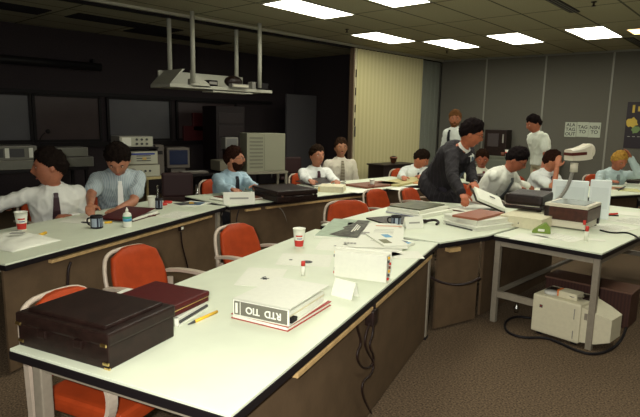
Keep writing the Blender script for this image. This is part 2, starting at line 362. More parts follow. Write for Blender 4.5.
T8 = table('conference_table', 'small far table behind the dark-suited man', (-3.50, 7.50), .1, 1.15, .5, [(-.07, .08), (-1.05, .08), (-.07, .42), (-1.05, .42)])
# ------------------------------------------------------------------ chairs
def chair(label, x, y, rz, name='arm_chair', h=.84, w=.42, group=None):
    """faces local +x"""
    t = thing(name, label, 'chair', (x, y, 0), rz, group)
    MB(ORANGE).box((.02, 0, .43), (.46, w, .08), bev=.03, seg=3).done('seat', t)
    b = MB(ORANGE); rs = []
    zb = .52
    for k in range(9):
        s_ = k/8; z = zb+(h-zb)*s_; hw = w/2*(.86+.12*sin(pi*min(1, s_*1.25)))*(1 if s_ < .8 else (1-.5*((s_-.8)/.2)**2.5)); x0 = -.22-.10*s_; th = .03*(1 if .05 < s_ < .95 else .55)
        ring = []
        for j in range(16):
            a = 2*pi*j/16; cx_, cy_ = cos(a), sin(a)
            yy = hw*(abs(cy_)**.45)*(1 if cy_ > 0 else -1); ring.append((x0+.04*(yy/hw)**2*.8+th*(abs(cx_)**.6)*(1 if cx_ > 0 else -1), yy, z))
        rs.append(ring)
    b.rings(rs); b.done('backrest', t)
    f = MB(FRAME)
    pts = [(-.25, -w/2-.004, .40), (-.265, -w/2-.008, .60), (-.30, -w/2-.002, h-.12), (-.345, -w/2+.05, h-.022), (-.365, 0, h-.016), (-.345, w/2-.05, h-.022), (-.30, w/2+.002, h-.12), (-.265, w/2+.008, .60), (-.25, w/2+.004, .40)]
    f.tube(pts, .013, smooth_pts=2); f.done('back_frame', t)
    for sgn in (-1, 1):
        y_ = sgn*(w/2+.035)
        a = MB(FRAME); a.strap([(-.25, y_, .64), (-.10, y_, .665), (.16, y_, .66), (.24, y_, .62), (.25, y_, .52), (.20, y_, .42)], .045, .018, smooth_pts=2); a.done('arm', t)
        l = MB(FRAME); l.strap([(.20, y_*.98, .43), (.23, y_*.95, .2), (.27, y_, .01)], .03, .03, smooth_pts=1); l.done('leg', t)
        l = MB(FRAME); l.strap([(-.22, y_*.98, .60), (-.22, y_*.95, .3), (-.30, y_, .01)], .03, .03, smooth_pts=1); l.done('leg', t)
    return t
# ------------------------------------------------------------------ people
_dg = lambda: bpy.context.evaluated_depsgraph_get()
def remesh(mb, name, parent, voxel, sm=3, wr=0, wsc=9, mat_=None):
    o = mb.done(name+'_src'); md = o.modifiers.new('r', 'REMESH'); md.mode = 'VOXEL'; md.voxel_size = voxel; md.use_smooth_shade = True
    s = o.modifiers.new('s', 'SMOOTH'); s.factor = .5; s.iterations = sm
    dg = _dg(); dg.update(); me = bpy.data.meshes.new_from_object(o.evaluated_get(dg)); src = o.data; bpy.data.objects.remove(o); bpy.data.meshes.remove(src)
    if wr:
        ns = [v.normal.copy() for v in me.vertices]
        for v, n in zip(me.vertices, ns):
            c = v.co; k = noise.noise(V((c.x*wsc, c.y*wsc, c.z*wsc*.7)))+.5*noise.noise(V((c.x*wsc*2.3+5, c.y*wsc*2.3, c.z*wsc*1.2)))
            v.co = c+n*(wr*max(-.25, 1-abs(k)*3.2)*.8)
    me.materials.clear(); me.materials.append(mat_); me.name = name
    for p in me.polygons: p.use_smooth = True; p.material_index = 0
    o = bpy.data.objects.new(name, me); COL.objects.link(o); o.parent = parent; return o
def head_pt(x, y, z):
    px, py, pz = x*.077, y*.097, z*.118
    if z < 0:
        k = -z; px *= 1-.26*k**1.2
        if y < 0: py *= 1-.30*k
        else: py *= 1-.02*k
    else: px *= 1+.04*(1-z)
    if y > 0:
        g = lambda cx, cz, sx, sz: exp(-((abs(x)-cx)/sx)**2-((z-cz)/sz)**2)
        nz = exp(-(x/.12)**2)*(exp(-((z+.17)/.13)**2) + .55*exp(-((z-.02)/.16)**2))
        py += .023*nz - .009*g(.38, .06, .17, .11) + .005*g(.3, .24, .28, .08) + .004*exp(-(x/.25)**2-((z+.50)/.06)**2) - .003*exp(-(x/.3)**2-((z+.62)/.05)**2) + .010*exp(-(x/.3)**2-((z+.86)/.14)**2)
    return V((px, py, pz))
def sph(nu=40, nv=28):
    for j in range(nv+1):
        th = pi*j/nv
        yield [(sin(th)*cos(2*pi*i/nu), sin(th)*sin(2*pi*i/nu), -cos(th)) for i in range(nu)]
TOR = [(-.16, .12, .10), (-.05, .165, .12), (.12, .160, .115), (.3, .150, .108), (.5, .158, .115), (.68, .175, .122), (.82, .180, .115), (.91, .150, .095), (.97, .085, .07), (1.02, .058, .06)]
def bez(p0, p1, p2, t): return p0*(1-t)**2+p1*2*t*(1-t)+p2*t*t
def person(label, Hc, face, lean=10, side=0, hyaw=0, hpitch=0, hroll=0, hl=None, hr=None, seated=True, s=1.11, shirt=None, sleeves='long',
           tie=None, pants=None, hair=(.015, .010, .008), bald=0, beard=0, glasses=False, badge=False, skin=(.36, .14, .08), suit=False, vox=.009, twist=0, tie_hang=False, hairvol=1.0, elbowL=None, elbowR=None, pz=None, hs=1.12, neck=.148, curlR=.5, curlL=.5, stance=0, wr=.011):
    Fd = V((cos(face), sin(face), 0)); Rt = V((Fd.y, -Fd.x, 0)); Z = V((0, 0, 1))
    up = (Z*cos(R(lean)) + Fd*sin(R(lean)) + Rt*sin(R(side))).normalized()
    bf = (Fd - up*Fd.dot(up)).normalized(); br = bf.cross(up).normalized()
    if twist: q = Quaternion(up, R(twist)); bf2 = q @ bf; br2 = q @ br
    else: bf2, br2 = bf, br
    # head frame
    hf = Quaternion(Z, R(hyaw)) @ Fd; hr_ = V((hf.y, -hf.x, 0)); q = Quaternion(hr_, R(hpitch)); hf = q @ hf; hu = q @ Z
    q = Quaternion(hf, R(hroll)); hu = q @ hu; hr_ = hf.cross(hu)
    Hc = V(Hc); nd = (up*.55+hu*.35+Z*.1).normalized()
    C7 = Hc - nd*neck*s - hf*.02*s; s0 = s
    Pv = C7 - up*.55*s
    if pz is not None: Pv.z = pz
    sp = C7-Pv; up = sp.normalized(); bf = (bf-up*bf.dot(up)).normalized()
    t_ = thing('person', label, 'person', (Pv.x, Pv.y, 0)); base = V((Pv.x, Pv.y, 0))
    def fr(t):                                  # spine frame
        k = max(0, min(1, t)); a = bf.lerp(bf2, k).normalized(); a = (a-up*a.dot(up)).normalized(); c = a.cross(up).normalized()
        return (Pv+sp*t if t >= 0 or seated else Pv+Z*(t*sp.length)) + bf*(-.018*sin(pi*k)*s), a, c
    def torso(mb, t0, t1, off, extra=None):
        rs = []
        ks = [x for x in TOR if t0 <= x[0] <= t1]
        if extra: ks = extra+ks
        for t, a, b in ks:
            c, f, r = fr(t); ring = []
            for j in range(28):
                an = 2*pi*j/28; ca, sa = cos(an), sin(an); n = .82
                ring.append(c-base + r*((a*s+off)*(abs(ca)**n)*(1 if ca > 0 else -1)) + f*((b*s+off)*(abs(sa)**n)*(1 if sa > 0 else -1)))
            rs.append(ring)
        mb.rings(rs)
    def cone(mb, a, b, ra, rb):
        mb.cyl(a-base, b-base, ra, rb, n=16); mb.ball(a-base, ra, n=14); mb.ball(b-base, rb, n=14)
    # arms
    c, f, r = fr(.86); arms = []
    for sg, tgt, el in ((-1, hl, elbowL), (1, hr, elbowR)):
        Sh = c + r*sg*.178*s
        if tgt is None: tgt = Sh + V((0, 0, -.50*s)) + f*.12
        W = V(tgt); l1, l2 = .295*s, .265*s; d = W-Sh; D = d.length
        if D > (l1+l2)*.985: W = Sh+d.normalized()*(l1+l2)*.985; d = W-Sh; D = d.length
        D = max(D, .12); a = (l1*l1-l2*l2+D*D)/(2*D); hh = math.sqrt(max(0, l1*l1-a*a)); dn = d.normalized()
        pole = V(el) if el is not None else (-Z*1.0 + r*sg*.55 - f*.35)
        pole = (pole-dn*pole.dot(dn)).normalized(); E_ = Sh+dn*a+pole*hh
        arms.append((sg, Sh, E_, W))
    # legs
    legs = []
    for sg in (-1, 1):
        Hp = Pv + Rt*sg*.095*s - Z*.01
        if seated:
            K = Hp + Fd*.42*s + Rt*sg*.05; K.z = .52; A = K + Fd*.03; A.z = .09
        else:
            A = Pv + Rt*sg*.12*s + Fd*(sg*stance); A.z = .09; A = A - Fd*.02*lean/10*(0)
            K = (Hp+A)/2 + Fd*.03
        legs.append((Hp, K, A))
    # ---------------- body (one continuous surface)
    mb = MB(None); mb.mats = []
    torso(mb, -1, 2, 0)
    cone(mb, C7-up*.02, Hc-hu*.05*s-hf*.012, .056*s, .052*s)
    rs = [[(Hc-base) + (hr_*p.x+hf*p.y+hu*p.z)*s for p in (head_pt(*d)*hs for d in row)] for row in sph()]
    mb.rings([[q2 for q2 in row] for row in rs[1:-1]])
    for sg in (-1, 1):
        e = Hc-base+(hr_*sg*.078-hf*.012-hu*.008)*s*hs
        Me = Matrix((hr_, hf, hu)).transposed().to_4x4()
        mb.ball(e, 1, sc=(.010*s, .018*s, .031*s), M=Me, n=10)
    for sg, Sh, E_, W in arms:
        cone(mb, Sh, E_, .050*s, .040*s); cone(mb, E_, W, .040*s, .027*s)
        dn = (W-E_).normalized(); pn = -Z; pn = (pn-dn*pn.dot(dn))
        pn = pn.normalized() if pn.length > .2 else bf
        sd = dn.cross(pn).normalized(); sd = sd if sd.dot(br) * sg < 0 else -sd      # thumb side points inwards
        curl = curlR if sg > 0 else curlL; K0 = W+dn*.085*s
        mb.ball(W+dn*.048*s-base, 1, sc=(.045*s, .038*s, .016*s), M=Matrix((dn, sd, pn)).transposed().to_4x4(), n=12)
        for k, (o_, ln) in enumerate(((.029, .072), (.010, .082), (-.010, .077), (-.028, .060))):
            b0 = W+dn*.075*s+sd*o_*s; d1 = (dn*cos(curl*.6)+pn*sin(curl*.6)).normalized(); d2 = (dn*cos(curl*1.9)+pn*sin(curl*1.9)).normalized()
            m1 = b0+d1*ln*.55*s; m2 = m1+d2*ln*.5*s
            cone(mb, b0, m1, .0098*s, .009*s); cone(mb, m1, m2, .009*s, .0078*s)
        b0 = W+dn*.02*s+sd*.028*s; m1 = b0+(dn*.6+sd*.75+pn*.2).normalized()*.045*s; m2 = m1+(dn*.9+sd*.25+pn*.3).normalized()*.035*s
        cone(mb, b0, m1, .013*s, .011*s); cone(mb, m1, m2, .011*s, .009*s)
    for Hp, K, A in legs:
        cone(mb, Hp, K, .078*s, .052*s); cone(mb, K, A, .050*s, .036*s)
        cone(mb, A-Z*.03, A+Fd*.15*s-Z*.05, .036*s, .03*s)
    skin = (skin[0]*.86, skin[1]*.80, skin[2]*.76); sk = mat('skin_%.2f_%.2f' % (skin[0], skin[1]), skin, .55, var=.12, scale=25)
    remesh(mb, 'body', t_, vox*.85, 2, mat_=sk)
    # ---------------- shirt or jacket
    shirt = shirt or (.62, .63, .56)
    sm = shirt if not isinstance(shirt, tuple) else mat('shirt_%.2f_%.2f_%.2f' % shirt, shirt, .8, var=.05, scale=8, bump=.25, bscale=14)
    mb = MB(None); mb.mats = []
    off = .045 if suit else .020
    if suit: torso(mb, -.06, 1.01, off, [(-.40, .24, .20), (-.25, .225, .185), (-.12, .205, .165)])
    else: torso(mb, -.06, 1.03, off)
    for sg, Sh, E_, W in arms:
        if sleeves == 'long':
            cone(mb, Sh, E_, (.070 if suit else .062)*s, .054*s); e2 = E_.lerp(W, .93); cone(mb, E_, e2, .055*s, .042*s)
        else:
            e2 = Sh.lerp(E_, .66); cone(mb, Sh, e2, .064*s, .066*s)
        cone(mb, fr(.84)[0], Sh, .07*s, .062*s)
    top_ = remesh(mb, 'jacket' if suit else 'shirt', t_, .011, 3, wr=wr, mat_=sm)
    if suit:                                    # cuffs
        for sg, Sh, E_, W in arms:
            MB(mat('shirt_white', (.68, .69, .62), .8)).cyl(E_.lerp(W, .90)-base, E_.lerp(W, 1.02)-base, .034*s, .032*s).done('cuff', top_)
    # ---------------- trousers
    pm = pants or (.03, .03, .035); pm = mat('trousers_%.3f_%.3f' % pm[:2], pm, .85, var=.1, bump=.1, bscale=90)
    mb = MB(None); mb.mats = []; torso(mb, -.2, .13, .012)
    for Hp, K, A in legs: cone(mb, Hp, K, .095*s, .072*s); cone(mb, K, A+Z*.01, .072*s, .062*s)
    remesh(mb, 'trousers', t_, .016, 3, wr=.006, mat_=pm)
    for Hp, K, A in legs:
        m = MB(mat('shoe_black', (.015, .012, .012), .35)); a = A-base; Mx = Matrix((Fd, -Rt, Z)).transposed().to_4x4()
        m.ball(a+Fd*.075*s-Z*.045, 1, sc=(.145*s, .048*s, .045*s), M=Mx); m.box(a+Fd*.07*s-Z*.082, (.26*s, .085*s, .015), bev=.005, rot=(0, 0, face)); m.done('shoe', t_)
    # ---------------- collar, tie, badge
    c, f, r = fr(.985); wcol = mat('shirt_white', (.68, .69, .62), .8) if suit else sm
    mb = MB(wcol); rs = []; nk = ((Hc-hu*.06)-C7).normalized()
    for k, (rr, hh) in enumerate(((.066, -.028), (.068, 0), (.063, .030), (.058, .030), (.058, -.01))):
        rs.append([C7-base+nk*(hh+.012*(-sin(2*pi*j/20)))*s+(r*cos(2*pi*j/20)+f*sin(2*pi*j/20))*rr*s+f*.008 for j in range(20)])
    mb.rings(rs, closed=False)
    for sg in (-1, 1):
        a = C7-base+f*.070*s+r*sg*.012*s-nk*.012; mb.rings([[a, a+r*sg*.045*s+nk*.018-f*.012, a+r*sg*.040*s-nk*.03+f*.004, a+r*sg*.012*s-nk*.045+f*.014], [v+f*.005 for v in (a, a+r*sg*.045*s+nk*.018-f*.012, a+r*sg*.040*s-nk*.03+f*.004, a+r*sg*.012*s-nk*.045+f*.014)]], smooth=False)
    mb.done('collar', top_)
    bfun = lambda t: next((b0+(b1-b0)*(t-t0)/(t1-t0) for (t0, _, b0), (t1, _, b1) in zip(TOR, TOR[1:]) if t0 <= t <= t1), .1)
    if suit:
        m = MB(wcol); ps = []
        for t, w_ in ((.97, .050), (.88, .052), (.75, .040), (.6, .022), (.48, .004)):
            cc, f, r = fr(t); fo = f*(bfun(t)*s+off+.020); ps.append([cc-base+fo-r*w_*s, cc-base+fo+r*w_*s, cc-base+fo+r*w_*s-f*.03, cc-base+fo-r*w_*s-f*.03])
        m.rings(ps, smooth=False); m.done('shirt_front', top_)
        for sg in (-1, 1):
            m = MB(sm); ps = []
            for t, w0, w1 in ((.98, .05, .085), (.88, .052, .11), (.75, .04, .10), (.6, .022, .06), (.46, .004, .012)):
                cc, f, r = fr(t); fo = cc-base+f*(bfun(t)*s+off+.024); ps.append([fo+r*sg*w0*s, fo+r*sg*w1*s-f*.012, fo+r*sg*w1*s-f*.024, fo+r*sg*w0*s-f*.012])
            m.rings(ps, smooth=False); m.done('lapel', top_)
    if tie:
        tm = tie if not isinstance(tie, tuple) else mat('tie_%.2f_%.2f_%.2f' % tie, tie, .5)
        m = MB(tm); cc, f, r = fr(.955); off += .012 if suit else .006; k0 = cc-base+f*(bfun(.95)*s+off+.012)
        pts = []
        if tie_hang:
            for k, w_ in ((0, .012), (.04, .02), (.3, .03), (.40, .034), (.44, .002)): pts.append((k0-Z*k*s, w_, r))
        else:
            for t, w_ in ((.955, .018), (.92, .017), (.90, .02), (.7, .028), (.45, .036), (.2, .04), (.14, .004)):
                cc, f, r = fr(t); pts.append((cc-base+f*(bfun(max(t, .0))*s+off+.012), w_, r))
        ring = []
        for p, w_, r in pts: ring.append([p-r*w_*s, p+r*w_*s, p+r*w_*s+f*.008, p-r*w_*s+f*.008])
        m.rings(ring, smooth=False); m.box(pts[0][0]+f*.006-up*.012, (.036, .02, .036), bev=.006, rot=(0, 0, face+pi/2)); m.done('necktie', t_)
    if badge:
        cc, f, r = fr(.48); sgn = badge if badge in (-1, 1) else 1; p = cc-base+f*(bfun(.48)*s+off+.012)+r*sgn*.085*s
        ang = math.atan2(f.y, f.x)
        m = MB(PAPER); m.box(p, (.006, .058, .08), rot=(0, R(lean)*.5, ang)); m.box(p+f*.004+Z*.006, (.004, .028, .032), INK, rot=(0, R(lean)*.5, ang)); m.box(p+Z*.048, (.008, .018, .016), INK, rot=(0, 0, ang)); m.done('badge', top_)
    # ---------------- hair, beard, face
    tr = lambda p: (Hc-base)+(hr_*p.x+hf*p.y+hu*p.z)*s*hs
    def shell(name, fn, col, nu=56, nv=40, rough=.7):
        m = MB(mat('%s_%.3f_%.3f' % (name, col[0], col[1]), tuple(x*.45 for x in col) if col[0] < .05 else col, .9, c2=tuple(x*.9 for x in col) if col[0] < .05 else tuple(x*1.7 for x in col), scale=60, bump=.8, bscale=120, spec=.04)); rows = []
        for row in sph(nu, nv):
            rw = []
            for (x, y, z) in row:
                k = fn(x, y, z); p = head_pt(x, y, z); n = V((x/.077, y/.097, z/.118)).normalized()
                nn = noise.noise(V((x*5+Hc.x*9, y*5, z*5)))*.007+noise.noise(V((x*13, y*13+Hc.y*7, z*9)))*.006
                rw.append(tr(p+n*(-.02 if k <= 0 else (.002+min(1, k*2.0)*.019*(.6+.4*max(0, z)-.25*max(0, y)*(z < .75))*hairvol+nn*1.6*min(1, k*4)) if name == 'hair' else min(1, k*6)*.012+nn*.5-.003)))
            rows.append(rw)
        m.rings(rows[1:-1]); return m.done(name, t_)
    def hf_(x, y, z):
        y2 = max(-1, min(1, y)); th = .42+bald+.06*sin(x*9+Hc.x*5) if y2 > .75 else (.02+(.40+bald)*(y2-.25)/.5 if y2 > .25 else (-.02+.04*(y2+.0)/.25 if y2 > 0 else -.02+.55*y2))
        if abs(x) > .7 and -.1 < y < .25: th = max(th, -.05)
        return z-th
    shell('hair', hf_, hair)
    if beard: shell('beard' if beard > 1 else 'moustache', (lambda x, y, z: (min(-z-.22, y+.15, .5) if not (abs(x) < .2 and -.60 < z < -.47 and y > .5) and not (y > .5 and z > -.40 and abs(x) > .25) else 0)) if beard > 1 else (lambda x, y, z: min(.08-abs(z+.36), .3-abs(x)) if y > .3 else 0), hair)
    eyem = mat('eye_dark', (.01, .008, .008), .3); lip = mat('lip', (.30, .09, .07), .6)
    for sg in (-1, 1):
        m = MB(mat('eye_white', (.6, .58, .52), .3)); p = tr(V((sg*.031, .0785, .008))); Me = Matrix((hr_, hf, hu)).transposed().to_4x4()
        m.ball(p, 1, sc=(.013*s, .008*s, .006*s), M=Me, n=10); m.ball(p+hf*.005*s, 1, eyem, sc=(.0055*s, .005*s, .0055*s), M=Me, n=8); m.done('eye', t_)
        m = MB(mat('brow_%.2f' % hair[0], hair, .8)); m.ball(tr(V((sg*.031, .088, .026))), 1, sc=(.019*s, .006*s, .0045*s), M=Me, n=10); m.done('eyebrow', t_)
    m = MB(lip); m.ball(tr(V((0, .0855, -.062))), 1, sc=(.023*s, .008*s, .006*s), M=Me, n=10); m.done('mouth', t_)
    if glasses:
        m = MB(mat('glasses_frame', (.03, .02, .015), .3))
        for sg in (-1, 1):
            m.tube([tr(V((sg*.034+.021*cos(a*pi/8), .100, .004+.016*sin(a*pi/8)))) for a in range(17)], .0022, n=6)
            m.tube([tr(V((sg*.054, .098, .008))), tr(V((sg*.076, .06, .010))), tr(V((sg*.082, -.01, .006)))], .0022, n=6)
        m.tube([tr(V((-.013, .101, .006))), tr(V((.013, .101, .006)))], .0022, n=6); m.done('glasses', t_)
    print('PERSON', label[:34], 'head', px_of(Hc), 'pelvis', tuple(round(v, 2) for v in Pv), px_of(Pv), 'head', tuple(round(v, 2) for v in Hc))
    return t_, Pv
# ------------------------------------------------------------------ chairs in view
def ch(px, py, z, rz, label, **k):
    """(px,py): photo position of the top centre of the backrest"""
    h = k.get('h', .84); p = at(px, py, h); c = V((cos(rz), sin(rz), 0)); o = p+c*.33
    return chair(label, o.x, o.y, rz, **k)
G_ = 'orange chairs at the inner tables'
ch(56, 290, 0, TH4+.02, 'orange armchair tucked under the front table behind the black sample case', group=G_)
ch(128, 246, 0, TH4-.05, 'orange armchair with pale arm reaching to the table, left of the maroon portfolio', group=G_)
ch(232, 224, 0, TH4-.15, 'orange chair beside the front table midway between portfolio and paper cup', group=G_)
ch(346, 200, 0, -.42, 'orange chair with wide back directly behind the open magazine', group=G_, w=.50)
ch(373, 189, 0, .0, 'orange chair behind the dark notebook and mug, next right of the wide orange chair', group=G_)
ch(406, 188, 0, .1, 'orange chair partly hidden by the dark-suited man', group=G_, h=.78)
# ------------------------------------------------------------------ people
D = R
def seat_for(P, face, label, **k):
    return chair(label, P.x, P.y, face, **k)
white = (.66, .67, .58)
t, P = person('man in white shirt and dark tie at far left, head turned to the left', atd(50, 168, 4.85), D(-14), lean=16, hyaw=-95, hpitch=-4, hroll=8, hr=atd(2, 206, 5.0), hl=atd(71, 217, 4.9), tie=(.035, .015, .02), shirt=(.68, .69, .63), badge=-1, hairvol=1.25, skin=(.38, .15, .085), hs=1.24, elbowR=(-.2, -1, -.3))
seat_for(P, D(5), 'orange chair of the man at the far left')
t, P = person('man with bowed head in grey-blue striped shirt and white tie', atd(118, 160, 5.25), D(-20), lean=32, hyaw=-12, hpitch=-38, hl=at(118, 209, .78), hr=at(88, 213, .80), tie=(.74, .75, .70), shirt=stripes('blue_stripe_cloth', (.40, .46, .47), (.28, .35, .38), 55, 'Y', .8, .6), sleeves='short', tie_hang=True, hairvol=1.25, skin=(.42, .19, .11), hs=1.24, pants=(.10, .09, .08))
seat_for(P, D(10), 'orange chair of the man with the white tie')
t, P = person('bearded man in light blue shirt and thin black tie, seen in profile facing right', atd(234, 159, 6.75), D(0), lean=12, hyaw=42, hpitch=2, hl=at(262, 192, .82), hr=at(243, 197, .80), tie=(.012, .012, .016), shirt=(.36, .50, .58), beard=2, glasses=True, hair=(.03, .012, .008), skin=(.42, .18, .10))
seat_for(P, D(0), 'orange chair of the bearded man in light blue')
t, P = person('dark-haired man in white shirt and dark red tie behind the cream book', atd(317, 156, 7.75), D(-22), lean=10, hyaw=8, hpitch=3, hl=at(339, 184, .80), hr=at(318, 189, .80), tie=(.05, .01, .02), shirt=(.70, .72, .68), hair=(.025, .014, .008), skin=(.42, .18, .10))
seat_for(P, D(-5), 'orange chair of the dark-haired man behind the cream book')
t, P = person('man with moustache in cream shirt and diagonally striped tie, sitting back', atd(341, 148, 8.5), D(-32), lean=2, hyaw=-5, hpitch=4, hl=None, hr=None, tie=stripes('striped_tie', (.06, .045, .03), (.36, .32, .22), 42, 'Z', .6, .5, rot=0), shirt=(.56, .52, .42), beard=1, hair=(.035, .018, .01), skin=(.36, .17, .09), pants=(.10, .08, .06))
seat_for(P, D(-20), 'orange chair of the man with the striped tie')
t, P = person('man in white shirt bent over papers just left of the dark suit', atd(421, 159, 8.6), D(-30), lean=30, hyaw=45, hpitch=-30, hl=at(416, 182, .80), hr=at(403, 182, .79), tie=(.02, .015, .02), shirt=(.64, .68, .64), hair=(.02, .012, .008), skin=(.45, .16, .08))
seat_for(P, D(-30), 'red chair of the man bent over papers by the dark suit')
t, P = person('bearded man with light brown hair in white shirt standing at the back wall', atd(455, 119, 9.4), D(-105), lean=4, hyaw=45, hpitch=-6, seated=False, pz=1.0, s=1.1, tie=(.015, .015, .02), shirt=(.66, .70, .64), beard=2, hair=(.11, .05, .018), skin=(.45, .18, .09), pants=(.05, .045, .05))
t, P = person('man in dark pinstriped suit leaning over the table with an open binder', atd(471, 134, 6.1), D(8), lean=27, side=8, hyaw=24, hpitch=-18, hl=atd(476, 192, 5.8), hr=atd(462, 194, 5.6), elbowR=(-1, -.6, -.6), tie=(.05, .09, .13), seated=False, pz=1.0, s=1.16, suit=True, shirt=stripes('pinstripe_suit', (.006, .004, .006), (.028, .022, .028), 24, 'X', .85, .93), glasses=True, hair=(.012, .008, .008), skin=(.46, .15, .07), pants=(.016, .012, .021), hairvol=1.2, curlL=.9, curlR=.9, wr=.010, stance=.12)
t, P = person('seated man in cream jacket and dark red tie half hidden behind the dark suit', atd(482, 159, 8.7), D(-40), lean=6, hyaw=-20, hpitch=-14, hl=atd(500, 174, 8.4), hr=atd(480, 178, 8.3), tie=(.14, .02, .02), shirt=(.60, .60, .47), hair=(.03, .014, .008), skin=(.34, .10, .05), elbowL=(.9, .6, -.2))
t, P = person('man with glasses in white shirt and grey tie bent over, writing', atd(516, 160, 6.5), D(-5), lean=34, hyaw=25, hpitch=-32, hl=at(529, 187, .80), hr=at(524, 190, .79), tie=(.10, .11, .11), shirt=(.68, .69, .60), glasses=True, badge=True, hair=(.014, .010, .010), skin=(.44, .15, .08), hairvol=1.25)
seat_for(P, D(0), 'red chair of the man bent over, writing')
t, P = person('standing man in white short-sleeved shirt and khaki trousers looking down', atd(534, 124, 9.2), D(-128), lean=12, hyaw=-5, hpitch=-20, seated=False, pz=1.0, s=1.12, hl=atd(542, 170, 8.85), hr=atd(536, 168, 9.4), elbowL=(.3, 1, 0), elbowR=(.3, 1, 0), sleeves='short', shirt=(.66, .70, .60), hair=(.014, .009, .009), skin=(.42, .15, .08), pants=(.42, .38, .24))
t, P = person('man in white short-sleeved shirt covering his eye with one hand', atd(552, 161, 7.8), D(-20), lean=20, hyaw=38, hpitch=-10, hr=atd(557, 167, 7.63), hl=at(566, 188, .80), sleeves='short', shirt=(.62, .65, .62), hair=(.03, .012, .010), skin=(.44, .17, .09), tie=(.03, .03, .05), bald=.10, elbowR=(.2, -.3, -1), curlR=.2)
seat_for(P, D(-5), 'red chair of the man covering his eye')
t, P = person('blond man in light blue shirt resting his forehead on one hand at far right', atd(619, 161, 8.3), D(-40), lean=18, hyaw=8, hpitch=-24, hl=atd(631, 158, 8.12), hr=at(610, 182, .82), shirt=(.40, .50, .50), hair=(.30, .17, .035), skin=(.42, .15, .07), badge=True, tie=(.2, .24, .24), elbowL=(.5, .3, -1), curlL=.3, bald=.06)
seat_for(P, D(-40), 'red chair of the blond man at far right')
# ------------------------------------------------------------------ things on the tables
def place(name, label, cat, a, b, c, z=ZT, group=None):
    o, ang, w, d = tri(a, b, c, z); return thing(name, label, cat, (o.x, o.y, z), ang, group), w, d
def sgnbox(mb, w, d, x0, x1, y0, y1, z0, z1, m=None, bev=0):
    """box in fractions of the w x d footprint (d may be negative)"""
    mb.box((w*(x0+x1)/2, d*(y0+y1)/2, (z0+z1)/2), (abs(w*(x1-x0)), abs(d*(y1-y0)), z1-z0), m, bev); return mb
def paper(label, px, py, ang, w=.216, d=.28, z=ZT, m=PAPER, marks=None, name='paper_sheet', cat='paper', group=None, lines=0):
    p = at(px, py, z); t = thing(name, label, cat, (p.x, p.y, z+.0008), ang, group)
    MB(m).box((0, 0, .0008), (w, d, .0016)).done('sheet', t)
    if lines:
        g = MB(INKL)
        for k in range(lines): g.box((0, d*.36-d*.72*k/max(1, lines-1), .0019), (w*(.7 if k % 3 else .5), .004, .0006))
        g.done('print', t)
    if marks:
        g = MB(INK)
        for x, y, sx, sy, r in marks: g.box((x*w, y*d, .0021), (sx, sy, .0006), None, 0, (0, 0, r))
        g.done('drawing', t)
    return t
def stack(label, a, b, c, th, cover, pages=PAPER, name='book', cat='book', z=ZT, group=None, extra=None, spine=True):
    t, w, d = place(name, label, cat, a, b, c, z, group)
    m = MB(cover); sgnbox(m, w, d, 0, 1, 0, 1, 0, .004, bev=.001); sgnbox(m, w, d, 0, 1, 0, 1, th-.004, th, bev=.001)
    if spine: sgnbox(m, w, d, 0, 1, 0, .02, 0, th)
    m.done('cover', t)
    sgnbox(MB(pages), w, d, .02, .98, .025, .975, .004, th-.004).done('pages', t)
    return t, w, d
# --- black sample case
t, w, d = place('sample_case', 'large black box case with brass corners at the front left table end', 'case', (19, 345), (109, 371), (177, 337))
hh = .150; m = MB(BLACK); sgnbox(m, w, d, .002, .998, .002, .998, 0, .09, bev=.006); m.done('body', t)
m = MB(BLACK); sgnbox(m, w, d, -.012, 1.012, -.012, 1.012, .088, hh-.012, bev=.01); sgnbox(m, w, d, .07, .93, .07, .93, hh-.016, hh+.002, bev=.007); m.done('lid', t)
for x, y, z in ((.03, 0, .022), (.97, 0, .022), (.03, 0, .095), (.97, 0, .095), (0, .04, .022), (0, .04, .095), (0, .96, .03)):
    xx, yy = x*w, y*d; sx, sy = ((.028, .006) if y == 0 else (.006, .028)); o = -.008 if z > .08 else 0
    MB(BRASS).box((xx+(0 if y == 0 else o+.001), yy+(o+.001 if y == 0 else 0), z), (sx, sy, .012), bev=.002).done('corner_fitting', t)
m = MB(BRASS)
sgnbox(m, w, d, .95, 1.004, .0, .02, 0, .008, bev=.001); m.done('corner_plate', t)
for x in (.3, .7): MB(BLACK).box((x*w, -.004, .074), (.04, .012, .03), bev=.003).done('latch', t)
# --- maroon portfolio on white binder
t, w, d = place('ring_binder', 'white ring binder with black stripes lying under the maroon portfolio', 'binder', (178, 327), (209, 308), (140, 290))
m = MB(VINYLW); sgnbox(m, w, d, 0, 1, 0, 1, 0, .006, bev=.001); sgnbox(m, w, d, 0, 1, 0, 1, .034, .040, bev=.001); sgnbox(m, w, d, 0, .03, 0, 1, 0, .04); m.done('cover', t)
sgnbox(MB(PAPER), w, d, .04, .97, .02, .98, .006, .034).done('pages', t)
sgnbox(MB(INK), w, d, .05, .95, -.004, .012, .012, .022).done('stripe', t)
t, w, d = place('leather_portfolio', 'maroon leather portfolio with zipped edge behind the black sample case', 'portfolio', (172, 307), (209, 290.5), (151, 282), ZT+.094); t.location.z = ZT+.042
m = MB(MAROON); sgnbox(m, w, d, 0, 1, 0, 1, .0, .024, bev=.008); m.done('body', t)
m = MB(MAROON); sgnbox(m, w, d, -.01, 1.01, -.01, 1.0, .026, .052, bev=.009); m.done('flap', t)
sgnbox(MB(BRASS), w, d, .02, .98, .0, .01, .023, .027).done('zip', t)
